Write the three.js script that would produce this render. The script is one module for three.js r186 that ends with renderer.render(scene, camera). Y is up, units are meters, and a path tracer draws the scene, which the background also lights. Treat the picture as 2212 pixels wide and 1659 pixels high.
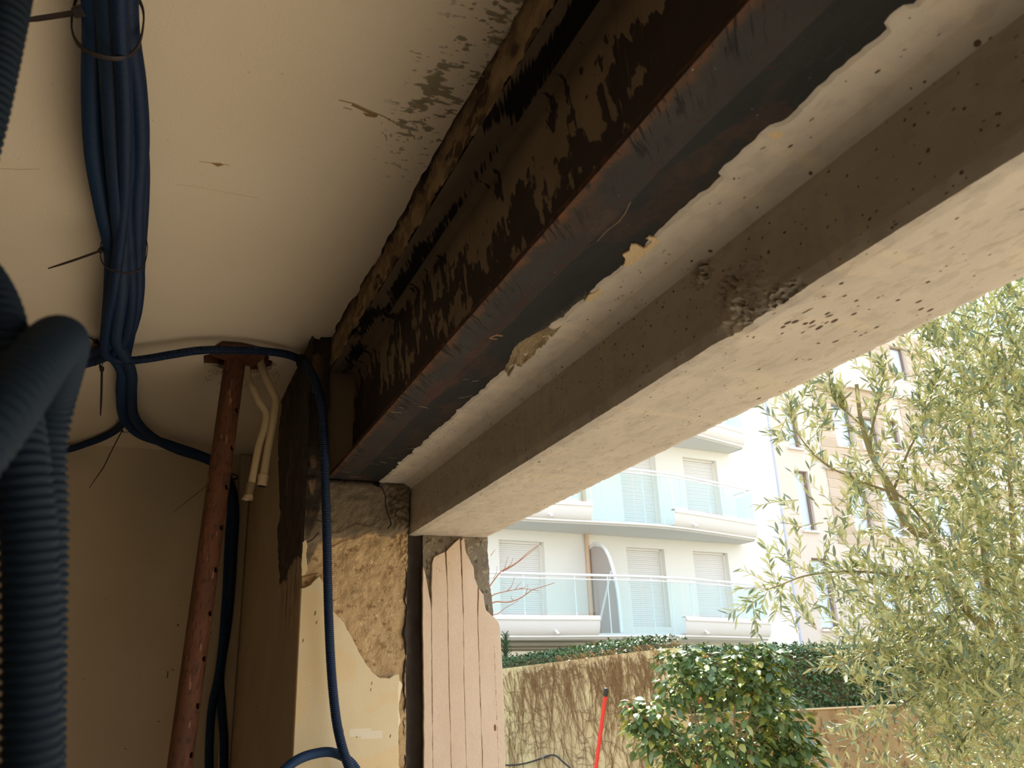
import * as THREE from 'three';
import { mergeGeometries, toCreasedNormals } from 'three/addons/utils/BufferGeometryUtils.js';
import { RoundedBoxGeometry } from 'three/addons/geometries/RoundedBoxGeometry.js';
import { Brush, Evaluator, SUBTRACTION } from 'three-bvh-csg';

// ---------------------------------------------------------------- camera, sky, sun, exposure
const V = (x, y, z) => new THREE.Vector3(x, y, z);
const scene = new THREE.Scene();
const FPX = 1850, CX = 1106, CY = 829.5, EYE = V(0, 1.6, 0);
// camera axes from the beam's vanishing point (253, 1549) and the verticals' (915, -4154)
const img = (x, y, z) => V(x, -y, -z).normalize();
const AZ = img(253 - CX, 1549 - CY, FPX).negate();
const AY0 = img(-191, -(853 * 191 + FPX * FPX) / 719.5, FPX);
const AY = AY0.clone().addScaledVector(AZ, -AY0.dot(AZ)).normalize();
const AX = AY.clone().cross(AZ);
const toWorld = (c) => V(AX.dot(c), AY.dot(c), AZ.dot(c));
const camera = new THREE.PerspectiveCamera(2 * Math.atan(CY / FPX) * 180 / Math.PI, 2212 / 1659, 0.02, 400);
camera.position.copy(EYE);
camera.quaternion.setFromRotationMatrix(new THREE.Matrix4().makeBasis(toWorld(V(1, 0, 0)), toWorld(V(0, 1, 0)), toWorld(V(0, 0, 1))));
camera.focus = 2.6; camera.userData.fStop = 11;
scene.add(camera);
// a pixel of the photograph gives a direction; the plane it lies on gives the place
const ray = (px, py) => toWorld(V(px - CX, CY - py, -FPX));
const onZ = (px, py, z) => { const d = ray(px, py); return EYE.clone().addScaledVector(d, (z - EYE.z) / d.z); };
const onY = (px, py, y) => { const d = ray(px, py); return EYE.clone().addScaledVector(d, (y - EYE.y) / d.y); };
const onX = (px, py, x) => { const d = ray(px, py); return EYE.clone().addScaledVector(d, (x - EYE.x) / d.x); };
const onD = (px, py, d) => EYE.clone().addScaledVector(ray(px, py), d / FPX);

const SKYW = 256, SKYH = 128, skyData = new Float32Array(SKYW * SKYH * 4);
for (let j = 0; j < SKYH; j++) for (let i = 0; i < SKYW; i++) {
  const el = (j + 0.5) / SKYH * 2 - 1, e = Math.max(0, el), k = Math.pow(1 - e, 2.2), o = (j * SKYW + i) * 4;
  const z = [0.50, 0.68, 1.0], h = [1.18, 1.2, 1.22];
  for (let c = 0; c < 3; c++) skyData[o + c] = (z[c] * (1 - k) + h[c] * k) * 1.8;
  skyData[o + 3] = 1;
}
const sky = new THREE.DataTexture(skyData, SKYW, SKYH, THREE.RGBAFormat, THREE.FloatType);
sky.mapping = THREE.EquirectangularReflectionMapping; sky.magFilter = THREE.LinearFilter; sky.needsUpdate = true;
scene.background = sky; scene.environment = sky;

const sun = new THREE.DirectionalLight(new THREE.Color(1, 0.93, 0.8), 10.5);
const SUNDIR = V(0.22, 0.80, -0.55).normalize();
sun.position.copy(SUNDIR).multiplyScalar(60); sun.target.position.set(4, 0, -6);
sun.position.add(sun.target.position);
sun.castShadow = true; sun.shadow.mapSize.set(4096, 4096);
Object.assign(sun.shadow.camera, { left: -30, right: 30, top: 30, bottom: -30, near: 1, far: 140 });
scene.add(sun, sun.target);

const renderer = new THREE.WebGLRenderer({ antialias: true });
renderer.toneMapping = THREE.LinearToneMapping;
renderer.toneMappingExposure = 1.15;
renderer.shadowMap.enabled = true;

// ---------------------------------------------------------------- helpers
let seed = 12345;
const rnd = () => { seed = (seed + 0x6d2b79f5) | 0; let t = Math.imul(seed ^ (seed >>> 15), 1 | seed); t = (t + Math.imul(t ^ (t >>> 7), 61 | t)) ^ t; return ((t ^ (t >>> 14)) >>> 0) / 4294967296; };
const rr = (a, b) => a + (b - a) * rnd();
const clamp = (x, a = 0, b = 1) => Math.min(b, Math.max(a, x));
const sstep = (a, b, x) => { const t = clamp((x - a) / (b - a)); return t * t * (3 - 2 * t); };
const lerp = (a, b, t) => a + (b - a) * t;
const mix3 = (a, b, t) => [lerp(a[0], b[0], t), lerp(a[1], b[1], t), lerp(a[2], b[2], t)];
const hash = (x, y, s = 0) => { let h = Math.imul(x, 374761393) + Math.imul(y, 668265263) + Math.imul(s, 362437); h = Math.imul(h ^ (h >>> 13), 1274126177); return ((h ^ (h >>> 16)) >>> 0) / 4294967296; };
function vnoise(x, y, s = 0) {
  const i = Math.floor(x), j = Math.floor(y), fx = x - i, fy = y - j, u = fx * fx * (3 - 2 * fx), v = fy * fy * (3 - 2 * fy);
  return lerp(lerp(hash(i, j, s), hash(i + 1, j, s), u), lerp(hash(i, j + 1, s), hash(i + 1, j + 1, s), u), v);
}
function fbm(x, y, oct = 4, s = 0) { let a = 0.5, t = 0, n = 0; for (let k = 0; k < oct; k++) { t += a * vnoise(x, y, s + k * 17); n += a; a *= 0.5; x = x * 2.03 + 11.3; y = y * 2.01 + 7.7; } return t / n; }
function cells(x, y, s = 0) {   // distance to the nearest of scattered points, and to the second
  const i = Math.floor(x), j = Math.floor(y); let a = 9, b = 9;
  for (let q = -1; q <= 1; q++) for (let p = -1; p <= 1; p++) {
    const dx = i + p + hash(i + p, j + q, s) - x, dy = j + q + hash(i + p, j + q, s + 5) - y, d = Math.sqrt(dx * dx + dy * dy);
    if (d < a) { b = a; a = d; } else if (d < b) b = d;
  }
  return [a, b];
}
function canvas(w, h, fn, draw) {   // fn(u, v, x, y) gives sRGB 0-255, v up
  const c = document.createElement('canvas'); c.width = w; c.height = h;
  const g = c.getContext('2d'), im = g.createImageData(w, h), d = im.data;
  for (let y = 0; y < h; y++) for (let x = 0; x < w; x++) {
    const p = fn((x + 0.5) / w, 1 - (y + 0.5) / h, x, y), o = (y * w + x) * 4;
    d[o] = p[0]; d[o + 1] = p[1]; d[o + 2] = p[2]; d[o + 3] = 255;
  }
  g.putImageData(im, 0, 0);
  if (draw) draw(g, w, h);
  return c;
}
function texture(c, srgb = true, rep) {
  const t = new THREE.CanvasTexture(c);
  t.magFilter = THREE.LinearFilter;
  if (srgb) t.colorSpace = THREE.SRGBColorSpace;
  if (rep) { t.wrapS = t.wrapT = THREE.RepeatWrapping; t.repeat.set(rep[0], rep[1]); }
  return t;
}
const css = (p, a = 1) => `rgba(${p[0] | 0},${p[1] | 0},${p[2] | 0},${a})`;
const mat = (hex, rough = 0.8, extra = {}) => new THREE.MeshPhysicalMaterial({ color: hex, roughness: rough, ...extra });

const taken = {};
const numbered = (n) => { const k = taken[n] = (taken[n] ?? -1) + 1; return k ? `${n}_${String(k).padStart(3, '0')}` : n; };
function shade(o) { o.castShadow = o.receiveShadow = true; return o; }
function thing(name, label, category, group, at) {
  const o = new THREE.Group(); o.name = numbered(name); o.userData = { label, category }; if (group) o.userData.group = group;
  if (at) o.position.copy(at);
  scene.add(o); return o;
}
function structure(name, label, category) { const o = new THREE.Group(); o.name = name; o.userData = { kind: 'structure', label, category }; scene.add(o); return o; }
function part(name, geo, m, parent, label) {
  const o = shade(new THREE.Mesh(Array.isArray(geo) ? mergeGeometries(geo.map((q) => (q.index ? q.toNonIndexed() : q))) : geo, m)); o.name = name; if (label) o.userData.label = label;
  parent.add(o); return o;
}
const box = (x0, x1, y0, y1, z0, z1) => new THREE.BoxGeometry(x1 - x0, y1 - y0, z1 - z0).translate((x0 + x1) / 2, (y0 + y1) / 2, (z0 + z1) / 2);
// a sheet over a grid: f(s, t) gives a point; normals from the shape; uv in 0..1 or from g
function sheet(nu, nv, f, guv) {
  const p = [], uv = [], ix = [];
  for (let j = 0; j <= nv; j++) for (let i = 0; i <= nu; i++) {
    const s = i / nu, t = j / nv, q = f(s, t); p.push(q.x, q.y, q.z);
    if (guv) uv.push(...guv(s, t, q)); else uv.push(s, t);
  }
  for (let j = 0; j < nv; j++) for (let i = 0; i < nu; i++) { const a = j * (nu + 1) + i, b = a + 1, c = a + nu + 1, d = c + 1; ix.push(a, b, d, a, d, c); }
  const g = new THREE.BufferGeometry();
  g.setAttribute('position', new THREE.Float32BufferAttribute(p, 3)); g.setAttribute('uv', new THREE.Float32BufferAttribute(uv, 2)); g.setIndex(ix); g.computeVertexNormals();
  return g;
}
// sweep of a closed cross-section along a path; ring(i, s) gives a scale; section points [a, b]
function sweep(points, section, { scale, close = true, caps = true, up } = {}) {
  const n = points.length, m = section.length, p = [], uv = [], ix = [];
  let T = points.map((q, i) => points[Math.min(i + 1, n - 1)].clone().sub(points[Math.max(i - 1, 0)]).normalize());
  let N = (up ? up.clone() : Math.abs(T[0].y) < 0.9 ? V(0, 1, 0) : V(1, 0, 0)); N.addScaledVector(T[0], -N.dot(T[0])).normalize();
  let len = 0;
  for (let i = 0; i < n; i++) {
    if (i) { N.addScaledVector(T[i], -N.dot(T[i])).normalize(); len += points[i].distanceTo(points[i - 1]); }
    const B = T[i].clone().cross(N), k = scale ? scale(i, len) : 1, kk = Array.isArray(k) ? k : [k, k];
    for (let j = 0; j <= m; j++) { const [a, b] = section[j % m]; p.push(...points[i].clone().addScaledVector(N, a * kk[0]).addScaledVector(B, b * kk[1]).toArray()); uv.push(j / m, len); }
  }
  for (let i = 0; i < n - 1; i++) for (let j = 0; j < m; j++) { const a = i * (m + 1) + j, b = a + 1, c = a + m + 1, d = c + 1; ix.push(a, b, d, a, d, c); }
  if (caps) for (const [i, flip] of [[0, 1], [n - 1, 0]]) {
    const c = p.length / 3; p.push(...points[i].toArray()); uv.push(0.5, 0);
    const base = i * (m + 1); for (let j = 0; j < m; j++) flip ? ix.push(c, base + j + 1, base + j) : ix.push(c, base + j, base + j + 1);
  }
  const g = new THREE.BufferGeometry();
  g.setAttribute('position', new THREE.Float32BufferAttribute(p, 3)); g.setAttribute('uv', new THREE.Float32BufferAttribute(uv, 2)); g.setIndex(ix); g.computeVertexNormals();
  return g;
}
const ringSection = (r, m) => Array.from({ length: m }, (_, i) => [r * Math.cos(i / m * 2 * Math.PI), r * Math.sin(i / m * 2 * Math.PI)]);
const rectSection = (a, b) => [[-a / 2, -b / 2], [a / 2, -b / 2], [a / 2, b / 2], [-a / 2, b / 2]];
function smooth(pts, n, closed = false) { const c = new THREE.CatmullRomCurve3(pts, closed, 'centripetal'); c.arcLengthDivisions = Math.max(200, n); return c.getSpacedPoints(n); }
function tube(pts, r, { m = 8, n = 24, taper } = {}) { return sweep(pts.length > 2 ? smooth(pts, n) : pts, ringSection(r, m), { scale: taper ? (i) => lerp(1, taper, i / (pts.length > 2 ? n : 1)) : undefined }); }
function corrugated(pts, r, m = 12, pitch = 0.0048) {
  const c = new THREE.CatmullRomCurve3(pts, false, 'centripetal'); c.arcLengthDivisions = 400;
  const L = c.getLength(), n = Math.round(L / pitch) * 4; c.arcLengthDivisions = n; c.updateArcLengths();
  const k = [1.03, 1.03, 0.915, 0.915];
  return sweep(c.getSpacedPoints(n), ringSection(r, m), { scale: (i) => k[i % 4] });
}
function flatShape(points, depth, bevel = 0) {   // [x, y] outline in the xy plane, thickness towards +z from 0
  const s = new THREE.Shape(points.map(([x, y]) => new THREE.Vector2(x, y)));
  return new THREE.ExtrudeGeometry(s, { depth: depth - 2 * bevel, bevelEnabled: bevel > 0, bevelSize: bevel * 0.8, bevelThickness: bevel, bevelSegments: 1, steps: 1, curveSegments: 8 }).translate(0, 0, bevel);
}
function jag(poly, step, amp, s = 1, closed = true) {   // breaks the sides of an outline into small irregular steps
  const out = [];
  for (let i = 0; i < poly.length - (closed ? 0 : 1); i++) {
    const [x0, y0, smoothSide] = poly[i], [x1, y1] = poly[(i + 1) % poly.length], L = Math.hypot(x1 - x0, y1 - y0), n = smoothSide ? 1 : Math.max(1, Math.round(L / step));
    for (let k = 0; k < n; k++) {
      const t = k / n, a = smoothSide || k === 0 ? 0 : amp * (fbm((x0 + (x1 - x0) * t) / step / 3 + 31 * s, (y0 + (y1 - y0) * t) / step / 3, 3, s) - 0.5) * 2.4;
      out.push([x0 + (x1 - x0) * t - (y1 - y0) / L * a, y0 + (y1 - y0) * t + (x1 - x0) / L * a]);
    }
  }
  return out;
}

// ---------------------------------------------------------------- sizes of the room
const CEIL = 2.568, ZJ = -2.2, XL = 0.387, XO = 0.917, ZB = -3.476, XW = -5.0, ZR = 2.4;
const STEEL = EYE.y + 0.570, SX0 = 0.443, SX1 = 0.590, SH = 0.322, WEBX = (SX0 + SX1) / 2;
const CON = EYE.y + 0.567, CONL = EYE.y + 0.430, CFX = 0.668, COX = 0.897;

// shared grain
const grainC = canvas(512, 512, (u, v, x, y) => { const n = 128 + 150 * (fbm(x / 5, y / 5, 3, 3) - 0.5) + 70 * (fbm(x / 60, y / 60, 3, 9) - 0.5); return [n, n, n]; });
const grain = (rx, ry) => texture(grainC, false, [rx, ry]);

// ---------------------------------------------------------------- the room
// ceiling: cream paint with grey mortar dabs by the cut edge, a scratch and chips; uv covers x -0.55..0.45, z -0.75..-3.5
const CU = (x) => (x + 0.55) / 1.0, CV = (z) => (z + 3.5) / 2.75;
const ceilC = canvas(1024, 2048, (u, v) => {
  const x = u - 0.55, z = v * 2.75 - 3.5;
  let c = mix3([243, 227, 198], [236, 218, 187], fbm(x * 6, z * 4, 4, 1));
  const g = (hash(u * 1e4 | 0, v * 1e4 | 0) - 0.5) * 5; c = [c[0] + g, c[1] + g, c[2] + g];
  // mortar dabs dragged across, next to the cut
  const edge = 0.436, near = sstep(edge - 0.15, edge - 0.03, x) * sstep(-1.30, -1.16, z) * (0.75 + 0.25 * sstep(-0.9, -1.0, z));
  const streak = fbm(x * 40, z * 95, 4, 21), blot = fbm(x * 22, z * 17, 3, 33);
  const m = sstep(0.60, 0.66, streak * 0.45 + blot * 0.45 + near * 0.16) * sstep(0.02, 0.2, near);
  c = mix3(c, [138, 124, 94], m * 0.8);
  const sp = fbm(x * 70, z * 110, 3, 44), few = sstep(0.30, 0.40, x) * sstep(-1.5, -1.2, z);
  c = mix3(c, [112, 98, 70], sstep(0.73, 0.78, sp + few * 0.03) * few * 0.7);
  return c;
}, (g, w, h) => {
  const P = (px, py) => { const q = onY(px, py, CEIL); return [CU(q.x) * w, (1 - CV(q.z)) * h]; };
  const line = (pts, col, lw) => { g.strokeStyle = col; g.lineWidth = lw; g.beginPath(); pts.forEach((p, i) => { const [x, y] = P(...p); i ? g.lineTo(x, y) : g.moveTo(x, y); }); g.stroke(); };
  const blob = (pts, col) => { g.fillStyle = col; g.beginPath(); pts.forEach((p, i) => { const [x, y] = P(...p); i ? g.lineTo(x, y) : g.moveTo(x, y); }); g.fill(); };
  line([[732, 216], [765, 224], [800, 240], [830, 252], [868, 274]], css([150, 116, 70], 0.9), 2);
  line([[760, 226], [790, 240], [815, 250]], css([132, 98, 58], 0.85), 4);
  blob([[783, 243], [800, 246], [817, 252], [808, 254], [790, 251]], css([150, 112, 66], 0.9));
  line([[742, 232], [760, 237]], css([140, 106, 66], 0.7), 2);
  blob([[455, 352], [475, 352], [485, 356], [470, 360]], css([150, 112, 70], 0.95));
  line([[430, 349], [460, 352], [496, 357]], css([176, 140, 96], 0.9), 1.4);
  line([[0, 364], [40, 366], [85, 365]], css([176, 140, 96], 0.7), 1.2);
  line([[380, 398], [430, 404], [500, 418], [560, 428]], css([196, 162, 118], 0.5), 1.2);
  for (let k = 0; k < 26; k++) { const px = rr(825, 915), py = rr(255, 300); line([[px, py], [px + rr(-2, 3), py + rr(3, 8)]], css([120, 104, 70], rr(0.3, 0.8)), rr(1, 3)); }
  for (let k = 0; k < 60; k++) { const [x, y] = P(rr(0, 700), rr(100, 900)); g.fillStyle = css([150, 118, 76], rr(0.15, 0.5)); g.fillRect(x, y, rr(1, 3), rr(1, 3)); }
  // soot and crumbs round the broken hole by the prop
  for (let k = 0; k < 130; k++) { const px = rr(442, 610), py = rr(795, 830) + 18 * rnd() * rnd(); if (rnd() < (py - 790) / 90) continue; line([[px, py], [px + rr(-6, 6), py + rr(2, 10)]], css([104, 76, 46], rr(0.2, 0.6)), rr(0.8, 2.4)); }
});
const ceilMat = mat(0xffffff, 0.75, { map: texture(ceilC), bumpMap: grain(3, 8), bumpScale: 0.0005 });
{
  const c = structure('ceiling', 'cream painted ceiling slab cut back along the steel beam', 'ceiling');
  const outline = [[XW, ZR]];
  for (let z = ZR; z > ZJ - 0.001; z -= 0.018) {   // the torn edge by the steel
    const a = 0.010 * (fbm(z * 4, 3, 3, 5) - 0.5) + 0.007 * (fbm(z * 28, 8, 3, 6) - 0.5) + 0.006 * sstep(0.62, 0.7, fbm(z * 11, 1, 2, 8));
    outline.push([0.437 - (z < -1.35 ? 0.004 : 0) + a, z]);
  }
  outline.push([0.42, ZJ], [XL + 0.02, ZJ], [XL + 0.02, ZB - 0.02], [XW, ZB - 0.02]);
  const s = new THREE.Shape(outline.map(([x, z]) => new THREE.Vector2(x, -z)));
  const hole = new THREE.Path();
  [[439, 768], [470, 762], [530, 752], [572, 764], [583, 771], [580, 777], [589, 780], [588, 784], [597, 786], [598, 789], [588, 790], [585, 797], [575, 801], [555, 806], [520, 806], [488, 800], [470, 793], [440, 792]].forEach(([px, py], i) => { const q = onY(px, py, CEIL); i ? hole.lineTo(q.x, -q.z) : hole.moveTo(q.x, -q.z); });
  hole.closePath(); s.holes.push(hole);
  const g = new THREE.ExtrudeGeometry(s, { depth: 0.012, bevelEnabled: false }).rotateX(-Math.PI / 2).translate(0, CEIL, 0);   // shape y is -z
  const p = g.attributes.position, uv = g.attributes.uv;
  for (let i = 0; i < p.count; i++) uv.setXY(i, CU(p.getX(i)), CV(p.getZ(i)));
  part('plaster', g, ceilMat, c);
  part('slab', box(XW - 0.2, 0.43, CEIL + 0.30, CEIL + 0.44, ZB - 0.2, ZR + 0.2), mat(0x8f877a, 0.95), c);
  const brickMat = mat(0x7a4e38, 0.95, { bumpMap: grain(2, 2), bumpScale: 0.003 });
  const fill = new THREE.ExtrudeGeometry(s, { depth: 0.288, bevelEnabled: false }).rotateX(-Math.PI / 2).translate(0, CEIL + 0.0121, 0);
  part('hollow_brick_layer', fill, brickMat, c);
}
// floor and the terrace outside
{
  const fl = structure('floor', 'bare concrete floor of the room', 'floor');
  part('screed', box(XW - 0.2, XO, -0.15, 0, ZB - 0.2, ZR + 0.2), mat(0xa19789, 0.9), fl);
  const te = structure('terrace', 'pale stone terrace outside the opening', 'terrace');
  part('paving', box(XO, 4.4, -0.15, -0.01, -12, 9), mat(0xa19789, 0.9), te);
  const gr = structure('garden_ground', 'sandy garden ground behind the terrace', 'ground');
  part('soil', box(-30, XO, -0.3, -0.16, -40, ZB - 0.2), mat(0x8f835f, 0.95), gr);
  part('soil', box(XO, 60, -0.3, -0.16, -40, 40), mat(0x9a8b66, 0.95), gr);
}
// walls
const wallC = canvas(1024, 1024, (u, v, x, y) => { const c = mix3([208, 189, 158], [196, 176, 145], fbm(u * 7, v * 7, 4, 4)), n = (hash(x, y) - 0.5) * 6; return [c[0] + n, c[1] + n, c[2] + n]; }, (g, w, h) => {
  // wall_back uv: x -1.0..0.4 , y 1.1..2.57
  const P = (px, py) => { const q = onZ(px, py, ZB); return [(q.x + 1) / 1.4 * w, (1 - (q.y - 1.1) / 1.47) * h]; };
  const tick = (px, py, dx, dy, lw, a) => { const [x0, y0] = P(px, py), [x1, y1] = P(px + dx, py + dy); g.strokeStyle = css([72, 48, 26], a); g.lineWidth = lw; g.beginPath(); g.moveTo(x0, y0); g.lineTo(x1, y1); g.stroke(); };
  tick(384, 1348, 1, 5, 3, 0.9); tick(363, 1450, -2, 15, 2.4, 0.9); tick(372, 1445, 3, 4, 2, 0.8); tick(340, 1559, 6, -1, 1.6, 0.7); tick(454, 1362, 1, 7, 2.4, 0.9); tick(228, 1295, 1, 2, 2, 0.7); tick(180, 1467, 3, -1, 2, 0.6); tick(270, 1617, 2, 2, 2, 0.7); tick(390, 1308, 2, 1, 2, 0.7); tick(431, 1095, 2, 1, 2, 0.6);
});
const wallBackMat = mat(0xffffff, 0.85, { map: texture(wallC), bumpMap: grain(4, 4), bumpScale: 0.0006 });
{
  const w = structure('wall_back', 'dim cream plaster wall at the end of the room', 'wall');
  const g = box(XW - 0.2, XL + 0.1, -0.1, CEIL + 0.12, ZB - 0.2, ZB), p = g.attributes.position, uv = g.attributes.uv;
  for (let i = 0; i < p.count; i++) uv.setXY(i, (p.getX(i) + 1) / 1.4, (p.getY(i) - 1.1) / 1.47);
  part('plaster', g, wallBackMat, w);
  const l = structure('wall_left', 'cream plaster wall closing the room on the left', 'wall');
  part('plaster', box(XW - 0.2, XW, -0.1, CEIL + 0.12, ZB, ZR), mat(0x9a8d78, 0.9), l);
  const r = structure('wall_rear', 'cream plaster wall at the near end of the room', 'wall');
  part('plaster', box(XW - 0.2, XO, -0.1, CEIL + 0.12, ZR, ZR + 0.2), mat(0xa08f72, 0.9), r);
  const t = structure('trim_1', 'narrow plastered pipe chase in the corner of the back wall', 'trim');
  part('casing', new RoundedBoxGeometry(0.045, CEIL, 0.03, 2, 0.008).translate(XL - 0.0225, CEIL / 2, ZB + 0.015), wallBackMat, t);
}

// ---------------------------------------------------------------- the outer wall: pier, side face and what is left above the beams
const pier = structure('wall_right', 'stripped masonry pier with torn plaster carrying the steel and concrete beams', 'wall');
// colour of the bared front face, drawn on x XL..XO, y 1.15..2.57
const JX = (x) => (x - XL) / (XO - XL), JY = (y) => (y - 1.15) / 1.42;
const pierC = canvas(768, 1536, (u, v, px, py) => {
  const x = XL + u * (XO - XL), y = 1.15 + v * 1.42, f = fbm(x * 26, y * 26, 5, 2), f2 = fbm(x * 90, y * 90, 3, 7), n = (hash(px, py, 4) - 0.5) * 18;
  let c;
  if (x < 0.668) {   // inner leaf: sandy render below, dark bedding mortar above
    c = mix3([210, 179, 134], [174, 143, 100], f);
    c = mix3(c, [236, 206, 160], sstep(0.72, 0.8, f2) * 0.6); c = mix3(c, [120, 88, 52], sstep(0.70, 0.78, fbm(x * 55, y * 70, 3, 12)) * 0.5);
    const line = 1.985 + 0.055 * (x - 0.387) / 0.28 + 0.05 * (fbm(x * 16, 3, 3, 9) - 0.5) - 0.05 * sstep(0.44, 0.40, x);
    const pad = mix3([132, 116, 94], [104, 90, 70], f);
    c = mix3(c, pad, sstep(line - 0.006, line + 0.006, y + 0.02 * (f2 - 0.5)));
    const dark = mix3([74, 62, 48], [48, 39, 30], f), dl = lerp(2.03, 2.165, sstep(0.40, 0.455, x)) + 0.03 * (f - 0.5);
    c = mix3(c, dark, sstep(dl - 0.015, dl + 0.015, y) * sstep(0.66, 0.6, x - 0.2 * (y > 2.17)));
    c = mix3(c, [146, 112, 74], sstep(0.60, 0.68, fbm(x * 30, y * 14, 3, 41)) * sstep(0.43, 0.395, x) * sstep(2.05, 2.1, y) * 0.8);
  } else {
    c = mix3([150, 138, 116], [106, 94, 76], f); c = mix3(c, [178, 160, 128], sstep(0.66, 0.76, f2) * 0.6); c = mix3(c, [70, 60, 46], sstep(0.68, 0.76, fbm(x * 70, y * 60, 3, 51)) * 0.6);
  }
  return [c[0] + n, c[1] + n, c[2] + n];
}, (g, w, h) => {
  const P = (px, py) => { const q = onZ(px, py, ZJ); return [JX(q.x) * w, (1 - JY(q.y)) * h]; };
  const line = (pts, col, lw) => { g.strokeStyle = col; g.lineWidth = lw; g.lineJoin = 'round'; g.beginPath(); pts.forEach((p, i) => { const [x, y] = P(...p); i ? g.lineTo(x, y) : g.moveTo(x, y); }); g.stroke(); };
  line([[700, 1185], [725, 1176], [745, 1165], [775, 1158], [800, 1146]], css([112, 82, 48], 0.5), 7);
  line([[806, 1036], [818, 1046], [826, 1054], [834, 1070], [835, 1090], [838, 1108], [846, 1132], [838, 1142]], css([30, 24, 18], 0.9), 5); line([[808, 1040], [820, 1047]], css([14, 10, 8], 1), 16);
  line([[700, 1150], [735, 1148], [770, 1130], [800, 1136], [815, 1128]], css([70, 54, 38], 0.45), 7); line([[655, 1175], [675, 1165], [690, 1150]], css([40, 30, 22], 0.8), 5);
  line([[655, 1245], [670, 1240], [690, 1236]], css([110, 76, 44], 0.7), 4);
  line([[680, 1122], [700, 1128], [720, 1126]], css([52, 42, 32], 0.7), 4);
  for (let k = 0; k < 40; k++) { const [x, y] = P(rr(720, 870), rr(1190, 1440)); g.fillStyle = css([246, 226, 190], rr(0.3, 0.8)); g.fillRect(x, y, rr(2, 5), rr(2, 5)); }
});
const pierTex = texture(pierC);
const pierMat = mat(0xffffff, 0.95, { map: pierTex, bumpMap: grain(3, 8), bumpScale: 0.004 });
const lump = (x, y, s) => fbm(x * 18, y * 18, 5, s) - 0.5;
{
  // inner leaf front: hacked surface
  const y0 = 0, f = (s, t) => {
    const x = lerp(XL, 0.663, s), y = lerp(y0, CEIL + 0.1, t);
    let d = -0.016 + 0.020 * lump(x, y, 61) + 0.006 * lump(x * 4, y * 4, 63);
    const padLine = 1.985 + 0.055 * (x - 0.387) / 0.28 + 0.05 * (fbm(x * 16, 3, 3, 9) - 0.5);
    d += 0.012 * sstep(padLine - 0.004, padLine + 0.012, y) * sstep(2.18, 2.16, y);
    d += 0.016 * lump(x * 1.5, y * 1.5, 77) * sstep(2.0, 2.1, y) * sstep(0.47, 0.42, x);
    { const rough = sstep(0.595, 0.625, x - 0.25 * (2.1 - y)) * sstep(1.93, 1.97, y) * sstep(2.17, 2.15, y), [a] = cells(x * 90, y * 90, 6); d += rough * (0.014 * (0.7 - a) - 0.012 * sstep(0.02, 0, Math.abs(x - 0.612 + 0.2 * (y - 2.05)))); }
    if (y > STEEL && x > SX0 - 0.004) d -= 0.03;
    return V(x, y, ZJ + d * (s === 0 ? 0.3 : 1));
  };
  part('bared_render', sheet(120, 620, f, (s, t, q) => [JX(q.x), JY(q.y)]), pierMat, pier, 'rough sandy render bared where the plaster fell off');
  part('masonry', [box(XL + 0.002, 0.655, -0.1, CEIL, ZB, ZJ - 0.035), box(0.64, 0.72, -0.1, CEIL, ZB, ZJ - 0.055), box(0.715, 0.872, -0.1, CEIL, ZB - 0.3, ZJ - 0.03), box(0.8, XO - 0.016, -0.1, 1.74, ZB - 0.3, ZJ - 0.03), box(0.8, XO - 0.016, -0.1, CEIL, ZB - 0.3, -2.62)], mat(0x9c8a70, 0.95), pier);
  // the open joint between the leaves
  const jointMat = mat(0x54483c, 0.98, { bumpMap: grain(2, 12), bumpScale: 0.006 });
  part('joint_mortar', sheet(16, 500, (s, t) => { const y = t * 2.2, x = lerp(0.655, 0.712, s) + 0.016 * lump(s * 0.1, y * 2, 91) * (s < 0.5 ? 1 : 0.4); return V(x, y, ZJ - 0.008 - 0.022 * Math.sin(Math.PI * clamp(s * 1.1)) + 0.014 * lump(x * 2, y * 2, 92) - (s === 0 || s === 1 ? 0.02 : 0)); }), jointMat, pier, 'dark open joint between the two leaves');
  // outer leaf, grey mortar bared at the top
  part('bared_mortar', sheet(80, 560, (s, t) => { const y = t * (CONL + 0.004), edge = XO - 0.012 + 0.014 * lump(0.3, y * 1.6, 95) * sstep(1.72, 1.85, y) - 0.012 * sstep(1.82, 1.95, y); const x = lerp(0.704, edge, s); return V(x, y, ZJ - 0.007 + 0.008 * lump(x, y, 97) + 0.004 * lump(x * 4, y * 4, 99) - 0.02 * (s === 1)); }, (s, t, q) => [JX(q.x), JY(q.y)]), pierMat, pier, 'grey mortar bared above the pink render');
  part('reveal', sheet(12, 300, (s, t) => { const y = t * CEIL; return V(XO - 0.012 + 0.014 * lump(0.3, y * 1.6, 95) * sstep(1.72, 1.85, y) - 0.012 * sstep(1.82, 1.95, y) + 0.003 * lump(s, y * 3, 4), y, ZJ - 0.02 - s * 0.25); }), mat(0xd8c09a, 0.9), pier);
  part('outer_render', [box(XO - 0.014, XO + 0.004, -0.1, CEIL + 0.2, ZB - 0.3, -2.62), box(XO - 0.014, XO - 0.002, -0.1, 1.74, -2.62, ZJ - 0.02)], mat(0xe2c8a6, 0.9), pier);
}
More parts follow.
